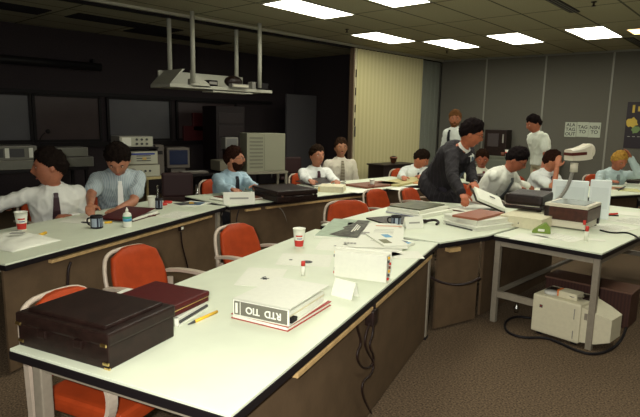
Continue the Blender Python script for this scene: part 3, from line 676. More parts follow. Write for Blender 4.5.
# --- pen
def pen(label, a, b, m=YEL, tip=INK, r=.006, z=ZT, group=None, name='pen'):
    A, B = at(*a, z), at(*b, z); t = thing(name, label, 'pen', (A.x, A.y, z), ang2(A, B), group); L = (B-A).length
    MB(m).cyl((L*.22, 0, r), (L, 0, r), r, n=12).done('barrel', t); MB(tip).cyl((0, 0, r), (L*.22, 0, r), r*.35, r*.95, n=12).done('tip', t); return t
pen('yellow highlighter pen beside the white binder on the front table', (188, 326), (217, 313), r=.007)
pen('yellow marker on the long left table below the paper cup', (33, 239), (46, 234), r=.011)
pen('black pen on the table left of the dark mug', (81, 223), (91, 224), INK, INK, .008)
pen('yellow marker just right of the dark mug', (102, 224), (112, 223), YEL, PAPER, .009)
# --- big white binder with lettered spine on a red one
A, B, C_ = (233, 318), (290, 331), (331, 305)
t, w, d = place('ring_binder', 'thin red binder lying under the big white lettered binder', 'binder', (231, 318), (288, 332), (329, 305))
m = MB(mat('red_vinyl', (.34, .03, .02), .45)); sgnbox(m, w, d, 0, 1, 0, 1, 0, .004, bev=.001); sgnbox(m, w, d, 0, 1, 0, 1, .018, .022, bev=.001); m.done('cover', t)
sgnbox(MB(PAPER), w, d, .02, .98, .01, .97, .004, .018).done('pages', t)
z0 = ZT+.022
t, w, d = place('ring_binder', 'big white ring binder with a grey lettered spine on the front table', 'binder', (233, 315), (289, 327), (331, 301), z0)
th = .078
m = MB(VINYLW); sgnbox(m, w, d, 0, 1, 0, 1, 0, .004, bev=.001); sgnbox(m, w, d, 0, 1, 0, .012, 0, th, bev=.001)
m.prism([(0, 0), (w, 0), (w, d), (0, d)], th-.004, th); m.done('cover', t)
m = MB(PAPER); sgnbox(m, w, d, .03, .97, .05, .90, .006, .030); sgnbox(m, w, d, .02, .96, .05, .93, .032, .040, PAPER2); sgnbox(m, w, d, .03, .97, .05, .90, .042, .058); m.done('pages', t)
m = MB(mat('spine_grey', (.14, .135, .105), .4)); m.box((w/2, -.0015, th/2), (w*.94, .003, th*.80)); m.box((w*.04+.03, -.0035, th/2), (.003, .001, th*.76), PAPER)
m.box((w*.035+.012, -.0035, th/2), (.012, .002, th*.6), PAPER)
# spine lettering reads upside down, as the binder lies
Mx2 = Matrix.Translation((w*.56, -.004, th*.5)) @ Matrix.Rotation(pi/2, 4, 'X') @ Matrix.Rotation(pi, 4, 'Z')
m.text('RTD  TIO', .044, Mx2, PAPER); m.done('spine_label', t)
MB(DARK).box((w*.97, d*.10, .02), (.03, .05, .02), bev=.003).done('ring_clip', t)
# --- papers with drawings, spiral note sheet
th4 = TH4
paper('white sheet with a dark star-like drawing on the front table', 262, 277, th4+.35, .24, .36, marks=[(.1, -.1, .05, .012, .3), (.1, -.1, .04, .012, 1.4), (.1, -.1, .045, .01, 2.2), (.05, -.02, .03, .008, .9)], group=None)
t = paper('white sheet with a black oval seal near the paper cup', 305, 260, th4+.35, .34, .30, m=PAPER)
m = MB(INK); m.cyl((.02, -.055, .0018), (.02, -.055, .0026), .035, n=24); m.cyl((-.09, -.02, .0018), (-.09, -.02, .0026), .012, n=16); m.done('seal', t)
paper('white sheet with a small emblem between cup and magazine', 336, 245, th4+.3, .26, .36, marks=[(.05, -.1, .05, .012, .3), (.05, -.1, .03, .03, .8), (.3, .3, .04, .01, .5)])
def glue(label, px, py, h=.085, r=.011, cap=RED, body=PAPER, z=ZT):
    p = at(px, py, z); t = thing('marker_pen', label, 'marker', (p.x, p.y, z)); MB(body).lathe([(r, 0), (r, h*.62), (r*.8, h*.66)], n=16).done('barrel', t); MB(cap).lathe([(r*.95, h*.66), (r*.95, h*.97), (r*.6, h)], n=16).done('cap', t)
glue('small white upright marker with red cap on the front table', 303, 275, .085, .013)
glue('white upright marker with red collar at the near edge of the projector table', 586, 241, .12, .014)
# --- paper cups
def cup(label, px, py, h=.125, r=.042, z=ZT, marks=True):
    p = at(px, py, z); t = thing('paper_cup', label, 'cup', (p.x, p.y, z), math.atan2(-p.y, -p.x))
    def mf(i, u):
        if not marks: return PAPER
        f = u if u < .5 else u-1
        if i == 0: return RED if .0 else PAPER
        if i in (1, 2, 3): return RED if abs(f) < .2 else PAPER
        if i == 5: return BLUE if abs(f) < .09 else PAPER
        if i == 7: return RED if abs(f) < .10 else PAPER
        return PAPER
    k = [0, .06, .16, .28, .40, .47, .52, .60, .68, .8, 1]; m = MB(PAPER)
    m.lathe([(r*(.66+.34*q), h*q) for q in k]+[(r*1.05, h*1.0), (r*1.05, h*1.015), (r*.95, h*1.01), (r*.62, h*.1)], n=30, mfun=mf); m.done('cup_body', t)
cup('white paper cup with red and blue print on the front table', 299, 247, .135, .045)
cup('white paper cup with red and blue print at the far left beside a bag', 22, 230, .145, .048)
cup('plain white cup beside the maroon binder on the left table', 152, 208, .12, .042, marks=False)
cup('small white cup standing in brown holder on the far table', 372, 187, .10, .036, marks=False)
p = at(372, 188); t = thing('cup_holder', 'brown cup holder ring under the small white cup', 'cup holder', (p.x-.01, p.y+.0, ZT)); MB(BROWN).lathe([(.042, 0), (.046, .045), (.052, .045), (.048, 0)]).done('ring', t)
# --- mugs
stm = stripes('mug_pattern', (.012, .018, .04), (.30, .36, .42), 70, 'Y', .3, .6)
def mug(label, px, py, h=.1, r=.043, rz=0, z=ZT, m=stm):
    p = at(px, py, z); t = thing('mug', label, 'mug', (p.x, p.y, z), rz); MB(DARK, m).lathe([(r*.9, 0), (r, .006), (r, h*.15), (r, h*.8), (r, h), (r*.9, h), (r*.88, .01)], n=28, mfun=lambda i, u: m if i == 2 else DARK).done('mug_body', t)
    MB(DARK).tube([(-r*.95, 0, h*.8), (-r*1.6, 0, h*.75), (-r*1.7, 0, h*.45), (-r*1.4, 0, h*.22), (-r*.95, 0, h*.2)], .006, smooth_pts=2, n=8).done('handle', t)
mug('dark blue mug with pale pattern on the long left table', 97, 228, .105, .048, R(40))
mug('black mug with silver stripes at the far end of the front table', 396, 225, .085, .045, R(40))
mug('black and silver travel mug beside the white cup on the left table', 159, 209, .11, .036, R(150))
# --- glue bottle
p = at(127.5, 227); t = thing('squeeze_bottle', 'white squeeze bottle with green and blue label on the left table', 'bottle', (p.x, p.y, ZT), ang2(p, (0, 0)))
lb = mat('label_green', (.05, .36, .22), .5); MB(VINYLW).lathe([(.033, 0), (.035, .01), (.035, .095), (.030, .115), (.012, .125)], n=24, mfun=lambda i, u: VINYLW).done('bottle_body', t)
MB(lb).lathe([(.0355, .075), (.0355, .092)], n=24).done('green_label', t); MB(mat('label_blue', (.08, .3, .5), .5)).lathe([(.0355, .05), (.0355, .074)], n=24, mfun=lambda i, u: _M['label_blue'] if (u < .25 or u > .75) else VINYLW).done('blue_label', t)
MB(VINYLW).lathe([(.012, .125), (.012, .142), (.004, .16), (.002, .165)], n=14).done('nozzle', t)
# --- maroon open binder on left table
th1 = TH1
t, w, d = place('ring_binder', 'maroon binder with white pages lying open on the left table', 'binder', (133, 222), (160, 214), (150, 207))
m = MB(MAROON); sgnbox(m, w, d, 0, 1, 0, 1, 0, .005); m.box((w*.35, d*.5, .045), (w*.95, abs(d)*1.0, .006), rot=(0, R(-6), 0)); m.done('cover', t); sgnbox(MB(PAPER), w, d, .04, .96, .03, .97, .005, .030, bev=.006).done('pages', t)
t, w, d = place('folder', 'thin maroon folder left of the white squeeze bottle', 'folder', (110, 218), (126, 221), (133, 212)); sgnbox(MB(MAROON), w, d, 0, 1, 0, 1, 0, .012, bev=.003).done('cover', t); sgnbox(MB(PAPER), w, d, .05, .96, -.03, .9, .012, .016).done('pages', t)
paper('white paper under the pens on the left table', 88, 219, th1+.1, .30, .42)
paper('white paper lying past the binder at the far end of the left table', 177, 215, th1+.1, .24, .34, lines=6)
# colourful leaflet
t = paper('blue and black coloured leaflets fanned out on the left table end', 192, 204, th1, .28, .34, name='leaflet', cat='leaflet')
m = MB(mat('leaflet_blue', (.10, .16, .24), .4)); m.box((.02, .03, .003), (.16, .2, .002), rot=(0, 0, .3)); m.box((-.06, -.03, .005), (.15, .2, .002), INK, rot=(0, 0, -.4)); m.box((-.02, .02, .007), (.05, .07, .002), YEL, rot=(0, 0, .6)); m.done('pictures', t)
for k, (px, py) in enumerate(((163, 205), (168, 203))):
    p = at(px, py); t = thing('tape_roll', ('red roll of tape beside the travel mug', 'second red roll of tape just right of the travel mug')[k], 'tape', (p.x, p.y, ZT)); MB(RED).lathe([(.028, 0), (.045, 0), (.045, .022), (.028, .022), (.028, 0)], n=24).done('roll', t)
# paper bag at the far left
p = at(16, 243); t = thing('paper_bag', 'crumpled white bag with dark printing at the far left of the table', 'bag', (p.x, p.y, ZT), th1)
b = bmesh.new(); bmesh.ops.create_grid(b, x_segments=20, y_segments=20, size=.5)
for v in b.verts:
    x, y = v.co.x, v.co.y; e = max(0, (1-(2*x)**4)*(1-(2*y)**4)); v.co = V((x*.44, y*.40, .003+.07*e*(1-.5*(x+.5))+.010*noise.noise(V((x*7, y*7, 0)))*e))
for f in b.faces: f.smooth = True
m = MB(PAPER); m.add(b); o = m.done('bag_body', t); sd = o.modifiers.new('s', 'SOLIDIFY'); sd.thickness = .002; sd.offset = -1
m = MB(INKL); m.box((.02, .0, .074), (.09, .05, .002), rot=(0, 0, .5)); m.box((-.05, .05, .074), (.07, .012, .002), rot=(0, 0, .5)); m.done('print', t)
# --- name tents (folded cards)
def tent(label, px, py, ang, w=.24, h=.09, dd=.07, z=ZT, m=PAPER, pr=True):
    p = at(px, py, z); t = thing('name_card', label, 'name card', (p.x, p.y, z), ang); a = math.atan2(dd/2, h); k = MB(m)
    for s_ in (-1, 1): k.box((0, s_*dd/4, h/2), (w, .002, math.hypot(h, dd/2)), rot=(s_*a, 0, 0))
    k.done('card', t)
    if not pr: return
    g = MB(INKL); g.box((0, -dd/4-.0018, h*.5), (w*.6, .001, h*.14), rot=(-a, 0, 0)); g.box((w*.25, -dd/4-.0090, h*.28), (w*.18, .001, h*.08), rot=(-a, 0, 0)); g.done('print', t)
def facecam(p, off=0): return math.atan2(-p[1], -p[0])+pi/2+off
tent('white folded name card beside the black briefcase', 239, 204, facecam(at(239, 204), .1), .33, .13, .08)
tent('white folded name card at the far end of the front table', 413, 228, facecam(at(413, 228), .5), .17, .10, .08)
tent('white folded card leaning behind the big white binder', 345, 296, facecam(at(345, 296), -.6), .13, .085, .07, pr=False)
# --- black briefcase on T2
t, w, d = place('briefcase', 'black hard briefcase with silver locks in front of the bearded man', 'briefcase', (252, 196), (277, 203), (306, 197))
m = MB(BLACK); sgnbox(m, w, d, 0, 1, 0, 1, 0, .066, bev=.01); m.done('body', t); m = MB(BLACK); sgnbox(m, w, d, -.003, 1.003, -.003, 1.003, .069, .125, bev=.012); m.done('lid', t)
for x in (.12, .88): MB(CHROME).box((w+.004, d*x, .068), (.008, .035, .022), bev=.002).done('lock', t)
MB(BLACK).tube([(w+.004, d*.38, .06), (w+.03, d*.4, .06), (w+.03, d*.6, .06), (w+.004, d*.62, .06)], .008, smooth_pts=1).done('handle', t)
# folder by bearded man
t, w, d = place('folder', 'brown folder with white sheets in front of the bearded man', 'folder', (212, 199), (236, 203), (248, 195)); m = MB(BROWN); sgnbox(m, w, d, 0, 1, 0, 1, 0, .006, bev=.002); sgnbox(m, w, d, -.1, .9, .1, 1.05, .014, .022, bev=.002); m.done('cover', t); sgnbox(MB(PAPER), w, d, .0, .95, -.08, .95, .006, .014).done('pages', t)
# T2: black binder open, cream book etc
t, w, d = place('ring_binder', 'black binder with white pages tilted open behind the briefcase', 'binder', (295, 187), (314, 189), (318, 181)); m = MB(BLACK); m.box((w/2, d/2, .055), (abs(w), abs(d), .006), rot=(0, R(10), 0)); sgnbox(m, w, d, 0, 1, 0, 1, 0, .005); m.done('cover', t); sgnbox(MB(PAPER), w, d, .03, .97, .03, .97, .005, .038).done('pages', t)
t, w, d = place('book', 'thick cream book lying flat in front of the man with the dark red tie', 'book', (318, 192), (343, 193), (349, 190)); 
sgnbox(MB(CREAM), w, d, 0, 1, 0, 1.0, 0, .075, bev=.003).done('cover', t); m = MB(YEL); sgnbox(m, w, d, .02, .06, -.01, .0, .01, .065); m.done('spine_mark', t)
t, w, d = place('book', 'dark brown album lying flat beside the small white cup', 'album', (345, 186), (366, 189), (369, 181)); sgnbox(MB(BROWN), w, d, 0, 1, 0, 1, .0, .03, bev=.003).done('cover', t)
t, w, d = place('book', 'tan flat box of papers right of the small white cup', 'book', (376, 185), (399, 187), (404, 178)); sgnbox(MB(mat('tan_cover', (.46, .40, .17), .6)), w, d, 0, 1, 0, 1, 0, .03, bev=.003).done('cover', t)
t, w, d = place('folder', 'orange-tan folder under the bent man\'s hands', 'folder', (400, 183), (418, 184), (421, 178)); sgnbox(MB(mat('orange_tan', (.52, .26, .09), .6)), w, d, 0, 1, 0, 1, 0, .018, bev=.003).done('cover', t)
paper('white sheet beside the tan box on the far table', 361, 191, 0, .25, .4); paper('white sheet at the near edge of the far table', 404, 189, 0.1, .3, .35); paper('white sheets at the left of the dark brown album', 333, 187, .2, .3, .4)
# --- front table: magazines and newspapers
mg = mat('magazine_green', (.34, .42, .31), .7, var=.1, scale=12)
t, w, d = place('magazine', 'large magazine with green and grey cover at the far end of the front table', 'magazine', (314, 238), (358, 241), (376, 223))
m = MB(PAPER); sgnbox(m, w, d, 0, 1, 0, 1, 0, .018, bev=.003); m.done('pages', t); m = MB(mg); sgnbox(m, w, d, .01, .99, .01, .99, .018, .020); m.done('cover_picture', t)
m = MB(mat('magazine_dark', (.035, .032, .022), .7, c2=(.11, .11, .08), scale=20)); m.prism([(w*.56, d*.03), (w*.97, d*.03), (w*.97, d*.97), (w*.66, d*.97)], .0201, .0212); m.prism([(w*.30, d*.10), (w*.56, d*.03), (w*.62, d*.55)], .0201, .0208); m.prism([(w*.45, d*.50), (w*.60, d*.35), (w*.64, d*.8)], .0201, .0210)
for k in range(3): m.box((w*(.74+.05*k), d*.5, .0216), (.010, abs(d)*(.42-.1*k), .0008), PAPER)
m.done('cover_print', t)
t, w, d = place('newspaper', 'spread newspaper with small print and a grey picture beside the magazine', 'newspaper', (335, 249), (402, 253), (425, 227))
m = MB(PAPER); sgnbox(m, w, d, 0, 1, 0, 1, .0, .012, bev=.002); m.box((w*.52, d*.5, .018), (abs(w)*.9, abs(d)*.92, .004), rot=(0, 0, .12)); m.done('pages', t)
m = MB(INKL); m.box((w*.36, d*.5, .0212), (.07, .10, .0008), rot=(0, 0, .1))
for k in range(9): m.box((w*.66, d*(.25+.055*k), .0212), (.16, .006, .0006), rot=(0, 0, .1))
for k in range(4): m.box((w*(.12+.05*k), d*.12, .0212), (.02, .05, .0006), rot=(0, 0, .1))
m.box((w*.72, d*.85, .0212), (.22, .035, .0006), mat('print_orange', (.62, .27, .14), .6), rot=(0, 0, .1)); m.box((w*.86, d*.28, .0212), (.05, .06, .0006), mat('print_olive', (.16, .16, .07), .6), rot=(0, 0, .1)); m.done('print', t)
t, w, d = place('brochure', 'blue and white glossy brochure tucked at the newspaper corner', 'brochure', (402, 249), (415, 245), (425, 236)); m = MB(PAPER); sgnbox(m, w, d, 0, 1, 0, 1, .0, .02, bev=.002); m.done('pages', t); m = MB(mat('navy_print', (.03, .05, .12), .4)); sgnbox(m, w, d, .0, .9, .45, .98, .020, .022); sgnbox(m, w, d, .3, .8, .1, .4, .020, .022, mat('label_blue', (.08, .3, .5), .5)); m.done('cover_print', t)
t = paper('crumpled white sheet hanging over the papers at the corner of the front table', 404, 255, TH4+.5, .24, .20); 
t = paper('loose white sheet lying crooked under the newspaper edge', 372, 252, TH4-.5, .34, .26, lines=3)
t, w, d = place('magazine', 'white stapled magazine with olive picture at the newspaper right side', 'magazine', (384, 247), (409, 246), (421, 233), ZT+.021); sgnbox(MB(PAPER), w, d, 0, 1, 0, 1, 0, .012, bev=.002).done('pages', t); m = MB(mat('print_olive', (.16, .16, .07), .6)); sgnbox(m, w, d, .12, .45, .15, .45, .012, .0135); sgnbox(m, w, d, .55, .85, .6, .85, .012, .0135, _M['label_blue']); m.done('cover_print', t)
# standing white binder with coloured index tabs
t, w, d = place('ring_binder', 'white binder standing on edge with coloured index tabs, middle of the front table', 'binder', (334, 276), (386, 283), (391, 278))
h_ = .155; m = MB(VINYLW); sgnbox(m, w, d, 0, 1, 0, .06, 0, h_, bev=.001); sgnbox(m, w, d, 0, 1, .94, 1, 0, h_, bev=.001); m.done('cover', t); sgnbox(MB(PAPER), w, d, .03, .98, .07, .93, .004, h_-.008).done('pages', t)
for e_, xs in ((0, -.006), (1, w+.004)):
    m = MB(PAPER)
    for k in range(7): m.box((xs, d*(.2+.09*(k % 5)), .018+k*.020), (.010, .010, .014), (RED, INK, YEL, BROWN)[k % 4])
    m.done('index_tabs', t)
# dark stack of books beyond (T5)
t, w, d = place('book', 'white book at the bottom of the dark-topped pile near the orange chairs', 'book', (386, 213), (419, 219), (434, 210)); sgnbox(MB(PAPER), w, d, 0, 1, 0, 1, 0, .035, bev=.003).done('pages', t); m = MB(BLUE); sgnbox(m, w, d, 0, 1, -.01, .0, .012, .016); m.done('stripe', t)
t, w, d = place('book', 'second white book in the dark-topped pile', 'book', (387, 209.5), (419, 214.5), (433, 206), ZT+.036); sgnbox(MB(VINYLW), w, d, 0, 1, 0, 1, 0, .028, bev=.003).done('cover', t)
t, w, d = place('magazine', 'dark-covered magazine topping the pile near the orange chairs', 'magazine', (388, 206.5), (420, 211), (432, 203.5), ZT+.065); sgnbox(MB(mat('dark_magazine', (.045, .05, .03), .4, c2=(.13, .13, .07), scale=14)), w, d, .02, .98, .02, .98, 0, .012, bev=.002).done('cover', t)
t, w, d = place('notebook', 'flat black notebook beside the striped mug', 'notebook', (366, 219), (388, 226), (404, 216)); sgnbox(MB(BLACK), w, d, 0, 1, 0, 1, 0, .014, bev=.002).done('cover', t)
# black cable connector
p = at(424, 224); q_ = at(433, 224); t = thing('cable_plug', 'black plug and short curled cable near the name card', 'plug', (p.x, p.y, ZT)); MB(BLACK).box((-.05, .0, .02), (.14, .035, .03), bev=.008, rot=(0, 0, .9)).done('plug_body', t); MB(BLACK).tube([(-.01, .05, .02), (.05, .10, .035), (.10, .09, .02), (.11, .03, .01)], .012, smooth_pts=2).done('lead', t)
# --- binder pile on the corner table
t, w, d = place('ring_binder', 'white and dark binder at the bottom of the brown-topped pile', 'binder', (443, 224), (476, 232), (490, 222)); m = MB(VINYLW); sgnbox(m, w, d, 0, 1, 0, 1, 0, .005); sgnbox(m, w, d, 0, 1, 0, 1, .032, .037); sgnbox(m, w, d, 0, .03, 0, 1, 0, .037); m.done('cover', t); sgnbox(MB(PAPER), w, d, .05, .97, .03, .97, .005, .032).done('pages', t); sgnbox(MB(INK), w, d, .1, .9, -.012, .0, .004, .014).done('stripe', t)
t, w, d = place('ring_binder', 'white binder lying in the middle of the brown-topped pile', 'binder', (442, 218), (477, 226), (491, 216), ZT+.038); m = MB(VINYLW); sgnbox(m, w, d, 0, 1, 0, 1, 0, .005); sgnbox(m, w, d, 0, 1, 0, 1, .035, .040); m.done('cover', t); sgnbox(MB(PAPER), w, d, .03, .97, .03, .97, .005, .035).done('pages', t)
t, w, d = place('ring_binder', 'red-brown binder topping the pile on the corner table', 'binder', (452, 217), (478, 221), (486, 212), ZT+.079); sgnbox(MB(mat('redbrown', (.28, .09, .045), .5)), w, d, 0, 1, 0, 1, 0, .020, bev=.003).done('cover', t)
# open binder held by the suited man (tilted)
p = atd(489, 201, 5.5); t = thing('ring_binder', 'open white binder held tilted by the man in the dark suit', 'binder', p, facecam(p, .35)); Mt = (R(20), R(22), 0)
MB(BLACK).box((0, .03, 0), (.34, .30, .008), rot=Mt, bev=.002).done('cover', t); MB(PAPER).box((.0, .01, .022), (.30, .27, .030), rot=Mt, bev=.003).done('pages', t); MB(INK).box((.03, -.008, .040), (.06, .03, .002), rot=Mt).done('print', t)
t, w, d = place('folder', 'maroon folder under the suited man\'s hands', 'folder', (447, 210), (474, 214), (483, 206)); sgnbox(MB(MAROON), w, d, 0, 1, 0, 1, 0, .015, bev=.003).done('cover', t); sgnbox(MB(PAPER), w, d, .1, 1.1, .0, .9, .015, .02).done('pages', t)
# cream box with black padded case
t, w, d = place('storage_box', 'flat cream box below the black padded case', 'box', (500, 225), (541, 231), (549, 219)); sgnbox(MB(CREAM), w, d, 0, 1, 0, 1, 0, .085, bev=.003).done('box_body', t); m = MB(CREAM); sgnbox(m, w, d, -.01, 1.01, -.01, 1.01, .085, .098, bev=.003); m.done('lid', t)
MB(INK).box((w*.45, -.002*(1 if d > 0 else -1), .04), (.006, .004, .014)).done('mark', t)
t, w, d = place('carrying_case', 'black padded leather case lying on the cream box', 'case', (504, 209), (541, 213), (545, 206), ZT+.10); 
m = MB(BLACK); sgnbox(m, w, d, 0, 1, 0, 1, .012, .05, bev=.018); m.done('body', t); m = MB(BLACK); sgnbox(m, w, d, 0, 1, 0, 1, .055, .155, bev=.03); m.done('lid', t); sgnbox(MB(CHROME), w, d, .05, .95, -.01, .01, .049, .056).done('zip', t)
# green stapler-like dispenser
p = at(541, 233); t = thing('tape_dispenser', 'bright green wedge-shaped tape dispenser by the projector', 'tape dispenser', (p.x, p.y, ZT), facecam(p)); m = MB(GREEN); m.mats = [GREEN]
for y0, y1 in ((-.035, .035),):
    b = bmesh.new(); pr = [(-.075, 0), (.075, 0), (.07, .05), (.03, .095), (-.02, .05), (-.06, .03)]; lo = [b.verts.new((x, y0, z)) for x, z in pr]; hi = [b.verts.new((x, y1, z)) for x, z in pr]; b.faces.new(lo); b.faces.new(hi[::-1])
    for k in range(6): b.faces.new((lo[k], hi[k], hi[(k+1) % 6], lo[(k+1) % 6]))
    bmesh.ops.bevel(b, geom=b.edges[:], offset=.006, segments=2, affect='EDGES'); m.add(b)
m.done('body', t); MB(PAPER).box((.0, -.036, .03), (.05, .002, .02)).done('sticker', t)
p = at(538, 222); t = thing('spray_can', 'slim black bottle between the black case and the projector', 'bottle', (p.x, p.y, ZT)); MB(BLACK).lathe([(.022, 0), (.022, .16), (.012, .18), (.012, .20), (.001, .2)], n=18).done('can_body', t); MB(RED).lathe([(.0225, .04), (.0225, .06)], n=18).done('band', t)
# ------------------------------------------------------------------ overhead projector
t, w, d = place('overhead_projector', 'overhead projector with brown and cream body, grey arm and cream head', 'overhead projector', (543, 226), (586, 232), (599, 225.5))
WF = mat('projector_brown', (.055, .016, .010), .4, var=.3, scale=20); CR = mat('projector_cream', (.62, .58, .46), .4)
m = MB(CR); sgnbox(m, w, d, .02, .96, .02, .9, .012, .075, bev=.006); m.done('base', t)
m = MB(WF); sgnbox(m, w, d, .0, 1, .0, 1, .075, .185, bev=.006); m.done('housing', t); m = MB(BLACK); sgnbox(m, w, d, -.005, .12, -.005, 1.005, .02, .20, bev=.01); sgnbox(m, w, d, .0, 1, .9, 1.0, .02, .19, bev=.006); m.done('side_grip', t)
m = MB(CR); sgnbox(m, w, d, .0, 1, -.005, 1, .188, .215, bev=.005); m.done('stage_frame', t); m = MB(mat('projector_glass', (.3, .33, .3), .1)); sgnbox(m, w, d, .1, .9, .1, .9, .216, .219); m.done('stage_glass', t)
sgnbox(MB(RED), w, d, .03, .08, -.012, .0, .03, .07).done('knob', t); sgnbox(MB(RED), w, d, .92, .98, -.012, .0, .06, .10).done('knob', t)
for x in (.05, .93):
    for y in (.1, .9): MB(DARK).cyl((x*w, y*d, 0), (x*w, y*d, .014), .012).done('foot', t)
inv = t.matrix_world.inverted() if False else (Matrix.Translation(t.location) @ Matrix.Rotation(t.rotation_euler.z, 4, 'Z')).inverted()
dc = (at(571, 216)-EYE).dot(fw_)-.03
pts = [atd(549, 209, dc), atd(553, 203, dc), atd(562, 196, dc), atd(569, 184, dc), atd(573, 170, dc)]
MB(mat('arm_grey', (.22, .21, .18), .45)).tube([inv @ p for p in pts], .018, smooth_pts=2).done('arm', t)
MB(BLACK).cyl(inv @ (pts[0]-V((0, 0, .02))), inv @ (pts[0]+V((0, 0, .02))), .04).done('arm_mount', t)
hp = inv @ atd(574, 168, dc); MB(CR).cyl(hp+V((0, 0, -.04)), hp+V((0, 0, .05)), .036).done('head_neck', t)
ca = YAW if False else -YAW; Rr = math.atan2(rt_.y, rt_.x)-t.rotation_euler.z+.25
hm = Matrix.Translation(inv @ atd(580, 154, dc)) @ Matrix.Rotation(Rr, 4, 'Z') @ Matrix.Rotation(R(-4), 4, 'Y')
b = bmesh.new()
prof = [(-.135, -.055, .052), (-.05, -.060, .060), (.02, -.060, .078), (.07, -.056, .098), (.10, -.050, .088)]
rs = [[V((x, yy, zz)) for yy, zz in ((-.06, z0), (.06, z0), (.06, z1*.8), (.045, z1), (-.045, z1), (-.06, z1*.8))] for x, z0, z1 in prof]
m = MB(CR); m.rings([[hm @ v for v in r] for r in rs], smooth=False); m.done('head', t)
m = MB(mat('head_stripe', (.09, .02, .015), .4)); b = bmesh.new(); bmesh.ops.create_cube(b, size=1); bmesh.ops.scale(b, vec=(.17, .126, .030), verts=b.verts); m.add(b, None, hm @ Matrix.Translation((-.055, 0, .008))); m.done('head_stripe', t)
m = MB(CR); b = bmesh.new(); bmesh.ops.create_cone(b, cap_ends=True, segments=24, radius1=.075, radius2=.07, depth=.03); m.add(b, None, hm @ Matrix.Translation((.105, 0, .025)) @ Matrix.Rotation(pi/2, 4, 'Y')); m.done('lens_ring', t)
m = MB(mat('mirror', (.5, .5, .48), .1, 1)); b = bmesh.new(); bmesh.ops.create_cone(b, cap_ends=True, segments=24, radius1=.058, radius2=.058, depth=.006); m.add(b, None, hm @ Matrix.Translation((.122, 0, .025)) @ Matrix.Rotation(pi/2, 4, 'Y')); m.done('mirror', t)
# white upright boxes behind the projector
def boxstand(label, a, b_, h, th, name='storage_box', m_=None):
    A, B_ = at(*a), at(*b_); ang = ang2(A, B_); L = (B_-A).length; t = thing(name, label, 'box', (A.x, A.y, ZT), ang)
    MB(m_ or mat('white_carton', (.74, .80, .78), .6)).box((L/2, th/2, h/2), (L, th, h), bev=.003).done('carton', t); MB(mat('carton_seam', (.66, .72, .70), .6)).box((L/2, -.0008, h*.55), (L*.8, .0016, h*.55)).done('label_panel', t); return t
boxstand('white carton standing behind the projector, the left one', (550, 213), (586, 216), .345, .07)
boxstand('white carton standing behind the projector, the right one', (587, 218), (608, 220), .375, .10)
# papers on the projector table
paper('white sheets in front of the projector', 558, 237, -.1, .35, .24, lines=4); paper('white sheet under the green dispenser', 529, 238, .1, .22, .3)
paper('white sheets at the right rear of the projector table', 612, 228, -.2, .3, .4, lines=8); paper('stack of white sheets reaching the right edge of the picture', 634, 221, -.25, .32, .45, lines=10)
t = paper('small torn slip beside the upright marker', 597, 240, .3, .12, .09)
paper('white sheets at the far right corner of the projector table', 633, 214, .2, .28, .3)
p = at(613, 216); t = thing('stapler', 'small red stapler on the projector table', 'stapler', (p.x, p.y, ZT), .6); MB(RED).box((0, 0, .022), (.09, .025, .018), bev=.006, rot=(0, R(-8), 0)).done('top_arm', t); MB(DARK).box((0, 0, .006), (.10, .028, .012), bev=.003).done('base', t)
# cable on table
p0 = at(600, 232); tag(MB(DARK).tube([at(600, 231)+V((0, 0, .008)), at(612, 234)+V((0, 0, .008)), at(626, 233)+V((0, 0, .008)), at(634, 236)+V((0, 0, .008)), at(640, 240)+V((0, 0, .008)), at(648, 246)+V((0, 0, .008))], .007, smooth_pts=2).done('power_cord'), 'black cord running right from the projector across the table', 'cord')
# --- far tables
for px, py, a, l in ((520, 190, .3, 'paper the bent writing man is working on'), (545, 190, .2, 'papers in front of the man covering his eye'), (612, 188, .3, 'orange and white papers left of the blond man'), (628, 190, .4, 'yellow-green pad on the far right table'), (634, 184, .1, 'white sheets at the right edge beside the blond man')):
    paper(l, px, py, a, .3, .42, m={'y': mat('pad_yellow', (.5, .5, .22), .7), 'o': mat('paper_orange', (.6, .3, .16), .7)}.get(l[0], PAPER), lines=5)
p = at(547, 191); t = thing('tape_dispenser', 'low black desk dispenser on the far table', 'tape dispenser', (p.x, p.y, ZT), .3); MB(BLACK).box((0, 0, .02), (.18, .06, .04), bev=.012).done('body', t)
p = at(622, 190); pen('dark pen lying on the pad at far right', (618, 191), (625, 187), INK, INK, .008)
p = at(633, 183.5); t = thing('telephone', 'low black gadget on the papers at the right edge', 'gadget', (p.x, p.y, ZT+.004), .3); MB(BLACK).box((0, 0, .025), (.18, .1, .045), bev=.014).done('body', t)
t, w, d = place('carrying_case', 'black flat case on the small far table behind the dark suit', 'case', (480, 184), (506, 183), (508, 180)); sgnbox(MB(BLACK), w, d, 0, 1, 0, 1, 0, .12, bev=.015).done('body', t)
# ------------------------------------------------------------------ under the projector table
fA, fB, fC = at(530, 333, 0), at(590, 352, 0), at(619, 342, 0)
ang = ang2(fA, fB); L = (fB-fA).length*.80
t = thing('computer_terminal', 'beige computer terminal stored on the floor under the projector table', 'computer terminal', (fA.x, fA.y, 0), ang)
BG = mat('terminal_beige', (.60, .56, .40), .5, var=.03)
MB(BG).box((L/2, .17, .18), (L, .34, .30), bev=.012).done('case_body', t)
m = MB(BG); m.rings([[(L, .02, .04), (L, .34, .04), (L, .34, .31), (L, .02, .31)], [(L+.10, .04, .05), (L+.10, .32, .05), (L+.10, .32, .28), (L+.10, .04, .28)], [(L+.19, .08, .08), (L+.19, .28, .08), (L+.19, .28, .25), (L+.19, .08, .25)]], smooth=False); m.done('tube_housing', t)
MB(RED).box((.07, -.002, .245), (.022, .006, .022), INK).box((.07, -.005, .248), (.014, .004, .010), mat('dim_red', (.25, .02, .02), .5)).done('badge_plate', t)
